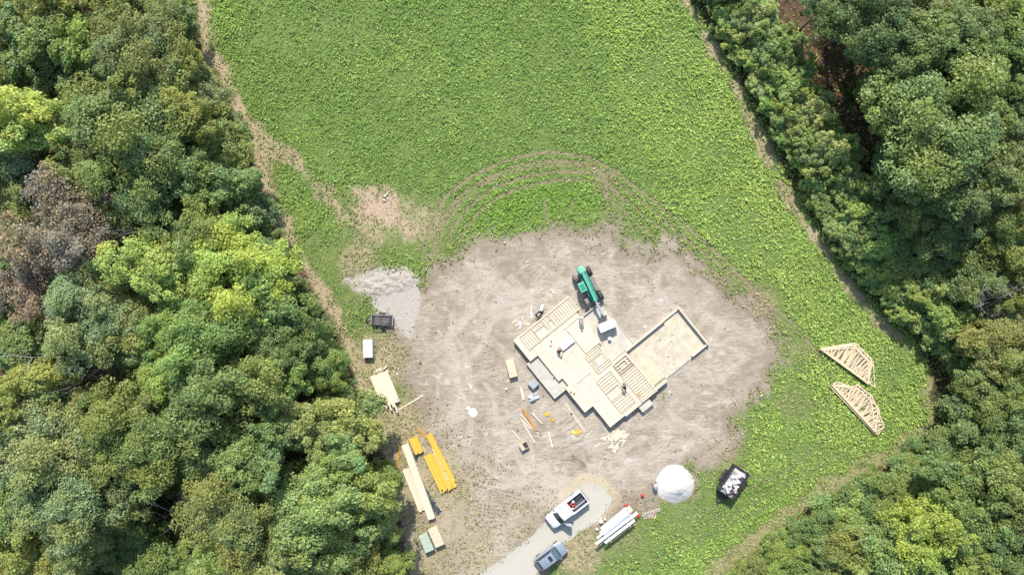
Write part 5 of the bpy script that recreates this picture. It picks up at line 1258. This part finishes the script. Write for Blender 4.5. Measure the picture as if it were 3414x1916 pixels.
plank3((2016,1808),(2117,1731), .36, .14, 1.205, 'lowest white siding bundle nearest the grass')
plank3((1990,1792),(2098,1705), .30, .12, 1.205, 'white siding bundle above the longest one')
plank3((2003,1762),(2090,1690), .34, .12, 1.205, 'uppermost white siding bundle on the trestles')
plank3((2000,1776),(2096,1697), .34, .10, 1.205, 'thin white siding bundle between the uppermost and the middle one')
plank3((2009,1797),(2120,1713), .22, .10, 1.205, 'narrow white siding bundle between the longest and the lowest one')
plank3((2012,1783),(2104,1711), .26, .18, 1.205, 'middle grey white siding bundle on the trestles', galv)
plank3((2091,1688),(2106,1706), .62, .04, 1.36, 'tan board end lying across the white siding', ply, 'board', 'board')
def ladder(p, q, wd, label, z=.03, tilt=0):
    a, c = S(*p, z), S(*q, z); mid = (a+c)/2; L = (c-a).length/2
    t = thing('ladder', label, 'ladder', (mid.x, mid.y, z), math.atan2(c.y-a.y, c.x-a.x), 'ladders lying by the siding')
    for s in (-1, 1): MB().box(-L, L, s*wd/2-.03, s*wd/2+.03, 0, .09).build('rail', mat('ladder_red', (.45,.20,.18), .15, 6, .5) if s < 0 else mat('ladder_pale', (.54,.46,.45), .1, 6, .5), t)
    n = max(4, int(2*L/.20))
    for k in range(n): MB().box(-L+.08+k*(2*L-.16)/(n-1)-.03, -L+.08+k*(2*L-.16)/(n-1)+.03, -wd/2+.031, wd/2-.031, .03, .08).build('rung', wrapw, t)
ladder((2141,1717),(2201,1697), .36, 'upper red and white ladder on the grass right of the siding')
ladder((2146,1724),(2188,1717), .34, 'lower red and white ladder on the grass right of the siding', z=.03)
def fuel_can(px, py, label, m=redp, ang=0):
    p = S(px, py); e = thing('fuel_can', label, 'fuel can', (p.x, p.y, 0), ang, 'red fuel cans by the siding')
    MB().rbox(-.20, .20, -.15, .15, 0, .38, .06).build('body', m, e, bevel=.02); k = MB(); k.bar((-.1,0,.43),(.1,0,.43),.04,.03); k.bar((-.1,0,.37),(-.1,0,.44),.03,.03); k.bar((.1,0,.37),(.1,0,.44),.03,.03); k.build('handle', m, e); MB().tube([(.14,.08,.38),(.17,.08,.48)], .03, 8).build('spout', plast, e)
fuel_can(2141, 1649, 'red fuel can alone left of the sand pile'); fuel_can(2086, 1682, 'red fuel can at the upper end of the siding', ang=.7); fuel_can(2128, 1716, 'red fuel can at the tip of the ladders', ang=1.3)
def bucket(px, py, label, m=pinkw, r=.17, h=.38, z=0):
    p = S(px, py, z); e = thing('bucket', label, 'bucket', (p.x, p.y, z), 0); MB().tube([(0,0,.0),(0,0,h)], [r*.85,r], 18).build('pail', m, e, True); MB().tube([(0,0,h+.001),(0,0,h+.03)], [r*1.06,r*1.02], 18).build('lid', wrapw, e, True)
    MB().tube([(r*math.cos(t)*1.03, .02, h*.85-.12*math.sin(t)) for t in [k*math.pi/6 for k in range(7)]], .008, 5).build('handle', steel, e)
bucket(2002, 1733, 'pinkish bucket left of the siding, larger', r=.24, h=.45); bucket(2016, 1727, 'small white bucket beside the pinkish one', wrapw, .14, .3)
bucket(1990, 1760, 'grey bucket at the lower left of the siding', galv, .16, .3); bucket(1688, 1295, 'white bucket alone on the dirt left of the pinkish plank', wrapw, .13, .2)
bucket(2031, 1127, 'white bucket on the back patio below the wrapped pack', wrapw, .22, .45, .134)
# small mixer beside the sand pile
p = S(2182, 1617); t = thing('cement_mixer', 'small grey and white cement mixer left of the sand pile', 'mixer', (p.x, p.y, 0), 1.8)
MB().tube([(-.30,0,.62),(-.1,0,.72),(.15,0,.85),(.32,0,.95)], [.20,.30,.30,.17], 16).build('drum', galv, t, True)
m = MB(); m.bar((-.35,-.25,.03),(.35,-.25,.03),.05,.05); m.bar((-.35,.25,.03),(.35,.25,.03),.05,.05); m.bar((-.1,-.25,.03),(0,-.32,.75),.05,.05); m.bar((-.1,.25,.03),(0,.32,.75),.05,.05); m.bar((-.35,-.25,.03),(-.35,.25,.03),.05,.05); m.build('frame', plast, t)
MB().rbox(-.52, -.28, -.15, .15, .35, .62, .03).build('motor_box', wrapw, t); wheel(t, .35, -.28, .13, .06); wheel(t, .35, .28, .13, .06)
# black wheelbarrow by the framed wall
p = S(1796, 1047); t = thing('wheelbarrow', 'black wheelbarrow with pale load against the long framed wall', 'wheelbarrow', (p.x, p.y, 0), math.radians(40))
m = MB(); a_ = [(-.42,-.33),(.48,-.28),(.48,.28),(-.42,.33)]; b_ = [(-.25,-.2),(.22,-.17),(.22,.17),(-.25,.2)]
m.add([(x,y,.62) for x,y in a_]+[(x,y,.32) for x,y in b_]+[(x*.95,y*.94,.62) for x,y in a_]+[(x*.95,y*.94,.34) for x,y in b_], [(0,1,5,4),(1,2,6,5),(2,3,7,6),(3,0,4,7),(4,5,6,7),(8,12,13,9),(9,13,14,10),(10,14,15,11),(11,15,12,8),(15,14,13,12),(0,8,9,1),(1,9,10,2),(2,10,11,3),(3,11,8,0)]); m.build('tray', blackp, t)
for s in (-1, 1): MB().bar((.62,s*.06,.22),(-.95,s*.30,.60),.045,.045).build('handle', lum2, t); MB().bar((-.28,s*.22,.34),(-.38,s*.24,0),.04,.04).build('leg', plast, t)
o = MB().tube([(0,-.05,0),(0,.05,0)], .19, 16).build('wheel', tyre, t, True); o.location = (.62, 0, .195)
MB().rbox(-.22,.2,-.15,.15,.345,.47,.03).build('load', wrapgrey, t)
for k, (x, y, L, ang, lab) in enumerate([(1806,1026,.9,1.3,'white plastic sheet scrap above the black wheelbarrow'),(1772,1050,.7,1.5,'white plastic sheet scrap left of the black wheelbarrow')]):
    p = S(x, y); m = MB(); g = random.Random(k); vs = []
    for i in range(9):
        for j in range(4): vs.append(((i/8-.5)*L+g.uniform(-.03,.03), (j/3-.5)*.34+g.uniform(-.03,.03), .01+g.uniform(0,.07)))
    m.add(vs, [(i*4+j,(i+1)*4+j,(i+1)*4+j+1,i*4+j+1) for i in range(8) for j in range(3)]); o = m.build('plastic_sheet', wrapw); o.location = (p.x,p.y,.004); o.rotation_euler=(0,0,ang); tag(o, lab, 'plastic sheet')

# ------------------------------------------------------------------ people
skin = mat('skin', (.50, .33, .25), .06, 8, .6); 
def person(px, py, z, ang, pose, shirt, trousers, hat, label):
    """pose: dict of joint -> (x forward, y left, z up) in metres"""
    J = pose; names = list(J); idx = {n: i for i, n in enumerate(names)}
    links = [('pelvis','spine'),('spine','chest'),('chest','neck'),('neck','head'),('head','crown')]
    for s in 'LR':
        links += [('chest','sh'+s),('sh'+s,'el'+s),('el'+s,'wr'+s),('wr'+s,'palm'+s),('pelvis','hip'+s),('hip'+s,'kn'+s),('kn'+s,'an'+s),('an'+s,'toe'+s)]
    R = {'pelvis':.145,'spine':.135,'chest':.155,'neck':.06,'head':.095,'crown':.085}
    for s in 'LR': R.update({'sh'+s:.075,'el'+s:.05,'wr'+s:.034,'palm'+s:.036,'hip'+s:.095,'kn'+s:.065,'an'+s:.048,'toe'+s:.042})
    V3 = {n: Vector(J[n]) for n in names}
    for s in 'LR':                                       # five fingers on each palm
        w_, p_ = V3['wr'+s], V3['palm'+s]; d = (p_-w_).normalized(); sd_ = d.cross(Vector((0,0,1))); sd_ = sd_.normalized() if sd_.length > .1 else Vector((0,1,0))
        for k, (o_, l_) in enumerate(((-.034,.055),(-.012,.075),(.010,.080),(.032,.066),(.05,.05))):
            b0 = p_+d*.02+sd_*o_ if k else w_.lerp(p_, .5)+sd_*-.03
            n1, n2 = 'f%d%s1' % (k, s), 'f%d%s2' % (k, s); dd = d if k else (d*.6-sd_*.8).normalized()
            V3[n1] = b0+dd*l_*.55; V3[n2] = b0+dd*l_-Vector((0,0,.02)); R[n1] = .0095; R[n2] = .008; links += [('palm'+s, n1), (n1, n2)]
    names = list(V3); idx = {n: i for i, n in enumerate(names)}
    me = bpy.data.meshes.new('sk'); me.from_pydata([V3[n] for n in names], [(idx[a], idx[c]) for a, c in links], []); me.update()
    ob = bpy.data.objects.new('sk', me); COL.objects.link(ob); md = ob.modifiers.new('s', 'SKIN'); md.use_smooth_shade = True
    for i, n in enumerate(names): me.skin_vertices[0].data[i].radius = (R[n], R[n]); me.skin_vertices[0].data[i].use_root = (n == 'pelvis')
    ss = ob.modifiers.new('u', 'SUBSURF'); ss.levels = 1; ss.render_levels = 1
    dg = bpy.context.evaluated_depsgraph_get(); bm_ = bpy.data.meshes.new_from_object(ob.evaluated_get(dg)); bpy.data.objects.remove(ob); bm_.name = 'body'
    for m_ in (skin, shirt, trousers, plast): bm_.materials.append(m_)
    seg = [(V3[a], V3[c], a, c) for a, c in links]
    for f in bm_.polygons:
        best = min(seg, key=lambda q: (f.center-(q[0]+(q[1]-q[0])*max(0, min(1, (f.center-q[0]).dot(q[1]-q[0])/max(1e-6, (q[1]-q[0]).length_squared))))).length)
        n = best[3]
        f.material_index = 3 if n.startswith('toe') else 2 if n[:3] in ('hip',) or n[:2] in ('kn','an') else 1 if n in ('spine','chest') or n[:2] in ('sh','el') else 1 if n == 'neck' and False else 0
    p = S(px, py, z); t = thing('person', label, 'person', (p.x, p.y, z), ang)
    body = link('body', bm_, t)
    h = V3['crown']; d = (h-V3['neck']).normalized()
    face = (V3['toeL']-V3['anL']); face.z = 0; face = face.normalized()
    m = MB()
    hc = V3['head']; sd_ = face.cross(Vector((0,0,1)))
    hm = MB(); n = 14; vs = []
    for r_, zz in ((.155,.035),(.118,.045),(.112,.085),(.08,.125),(.03,.145)):
        for k in range(n): vs.append(h+Vector((r_*math.cos(6.283*k/n), r_*math.sin(6.283*k/n), zz-.02)))
    hm.add(vs, [(r*n+k, r*n+(k+1) % n, (r+1)*n+(k+1) % n, (r+1)*n+k) for r in range(4) for k in range(n)]+[tuple(range(4*n, 5*n))]); hm.build('hat', hat, t, True)
    for s in (-1, 1):
        e = bpy.data.meshes.new('eye'); bm2 = bmesh.new(); bmesh.ops.create_icosphere(bm2, subdivisions=1, radius=.013); bm2.to_mesh(e); bm2.free(); e.materials.append(plast); eo = link('eye', e, t); eo.location = hc+face*.092+sd_*s*.034+Vector((0,0,.02))
        er = MB().tube([hc+sd_*s*.09+Vector((0,0,-.03)), hc+sd_*s*.098+Vector((0,0,.035))], [.016,.02], 6).build('ear', skin, t)
    MB().add([hc+face*.085+Vector((0,0,.02)), hc+face*.09+sd_*.016+Vector((0,0,-.025)), hc+face*.09-sd_*.016+Vector((0,0,-.025)), hc+face*.125+Vector((0,0,-.02))], [(0,1,3),(0,3,2),(1,2,3)]).build('nose', skin, t)
    MB().bar(hc+face*.092+sd_*.025+Vector((0,0,-.055)), hc+face*.092-sd_*.025+Vector((0,0,-.055)), .012, .008).build('mouth', redp, t)
    return t
def stand(lean=.0, arm=.35):
    J = {'pelvis':(0,0,.93),'spine':(.06*lean,0,1.10),'chest':(.30*lean,0,1.36),'neck':(.42*lean,0,1.52),'head':(.48*lean+.03,0,1.64),'crown':(.50*lean+.02,0,1.74)}
    for s, y in (('L',1),('R',-1)):
        c = .30*lean
        J.update({'sh'+s:(c,y*.19,1.42),'el'+s:(c+.10+arm*.2,y*.28,1.14),'wr'+s:(c+.18+arm*.8,y*.24,.98+arm*.15),'palm'+s:(c+.24+arm*.85,y*.22,.95+arm*.15),'hip'+s:(0,y*.10,.90),'kn'+s:(.03+.04*y,y*.13,.49),'an'+s:(.0+.08*y,y*.14,.085),'toe'+s:(.17+.08*y,y*.16,.045)})
    return J
def bent():
    J = {'pelvis':(-.12,0,.84),'spine':(.03,0,.98),'chest':(.28,0,1.10),'neck':(.44,0,1.14),'head':(.56,0,1.15),'crown':(.62,0,1.22)}
    for s, y in (('L',1),('R',-1)):
        J.update({'sh'+s:(.30,y*.19,1.12),'el'+s:(.42,y*.27,.85),'wr'+s:(.55,y*.20,.62),'palm'+s:(.60,y*.18,.56),'hip'+s:(-.11,y*.10,.82),'kn'+s:(.10,y*.17,.47),'an'+s:(-.05+.05*y,y*.18,.085),'toe'+s:(.12+.05*y,y*.20,.045)})
    return J
def kneel():
    J = {'pelvis':(-.05,0,.48),'spine':(.08,0,.64),'chest':(.27,0,.84),'neck':(.38,0,.96),'head':(.45,0,1.05),'crown':(.48,0,1.14)}
    for s, y in (('L',1),('R',-1)):
        J.update({'sh'+s:(.28,y*.19,.90),'el'+s:(.44,y*.27,.64),'wr'+s:(.60,y*.20,.42),'palm'+s:(.66,y*.17,.37),'hip'+s:(-.04,y*.10,.45),'kn'+s:(.25,y*.17,.09),'an'+s:(-.17,y*.17,.08),'toe'+s:(-.02,y*.17,.05)})
    return J
person(1861, 1172, DZ+.004, math.radians(60), kneel(), mat('maroon_shirt', (.16,.055,.06), .15, 12, .9), mat('brown_trousers', (.14,.11,.10), .15, 12, .9), mat('brown_cap', (.30,.22,.20), .1, 9, .9), 'person in maroon shirt kneeling on the deck beside the white foam boards')
person(2080, 1290, DZ+.004, math.radians(110), bent(), mat('black_shirt', (.045,.042,.045), .15, 12, .9), mat('dark_jeans', (.06,.06,.07), .15, 12, .9), mat('dark_cap', (.07,.06,.06), .1, 9, .9), 'person in dark clothes bending over a framed wall on the deck')
person(1935, 1062, DZ+.004, math.radians(95), stand(.25, .5), mat('grey_shirt', (.40,.39,.37), .12, 12, .9), mat('tan_trousers', (.34,.30,.24), .12, 12, .9), mat('white_cap', (.62,.61,.59), .04, 9, .8), 'person in white cap and grey shirt standing at the deck edge by the patio')
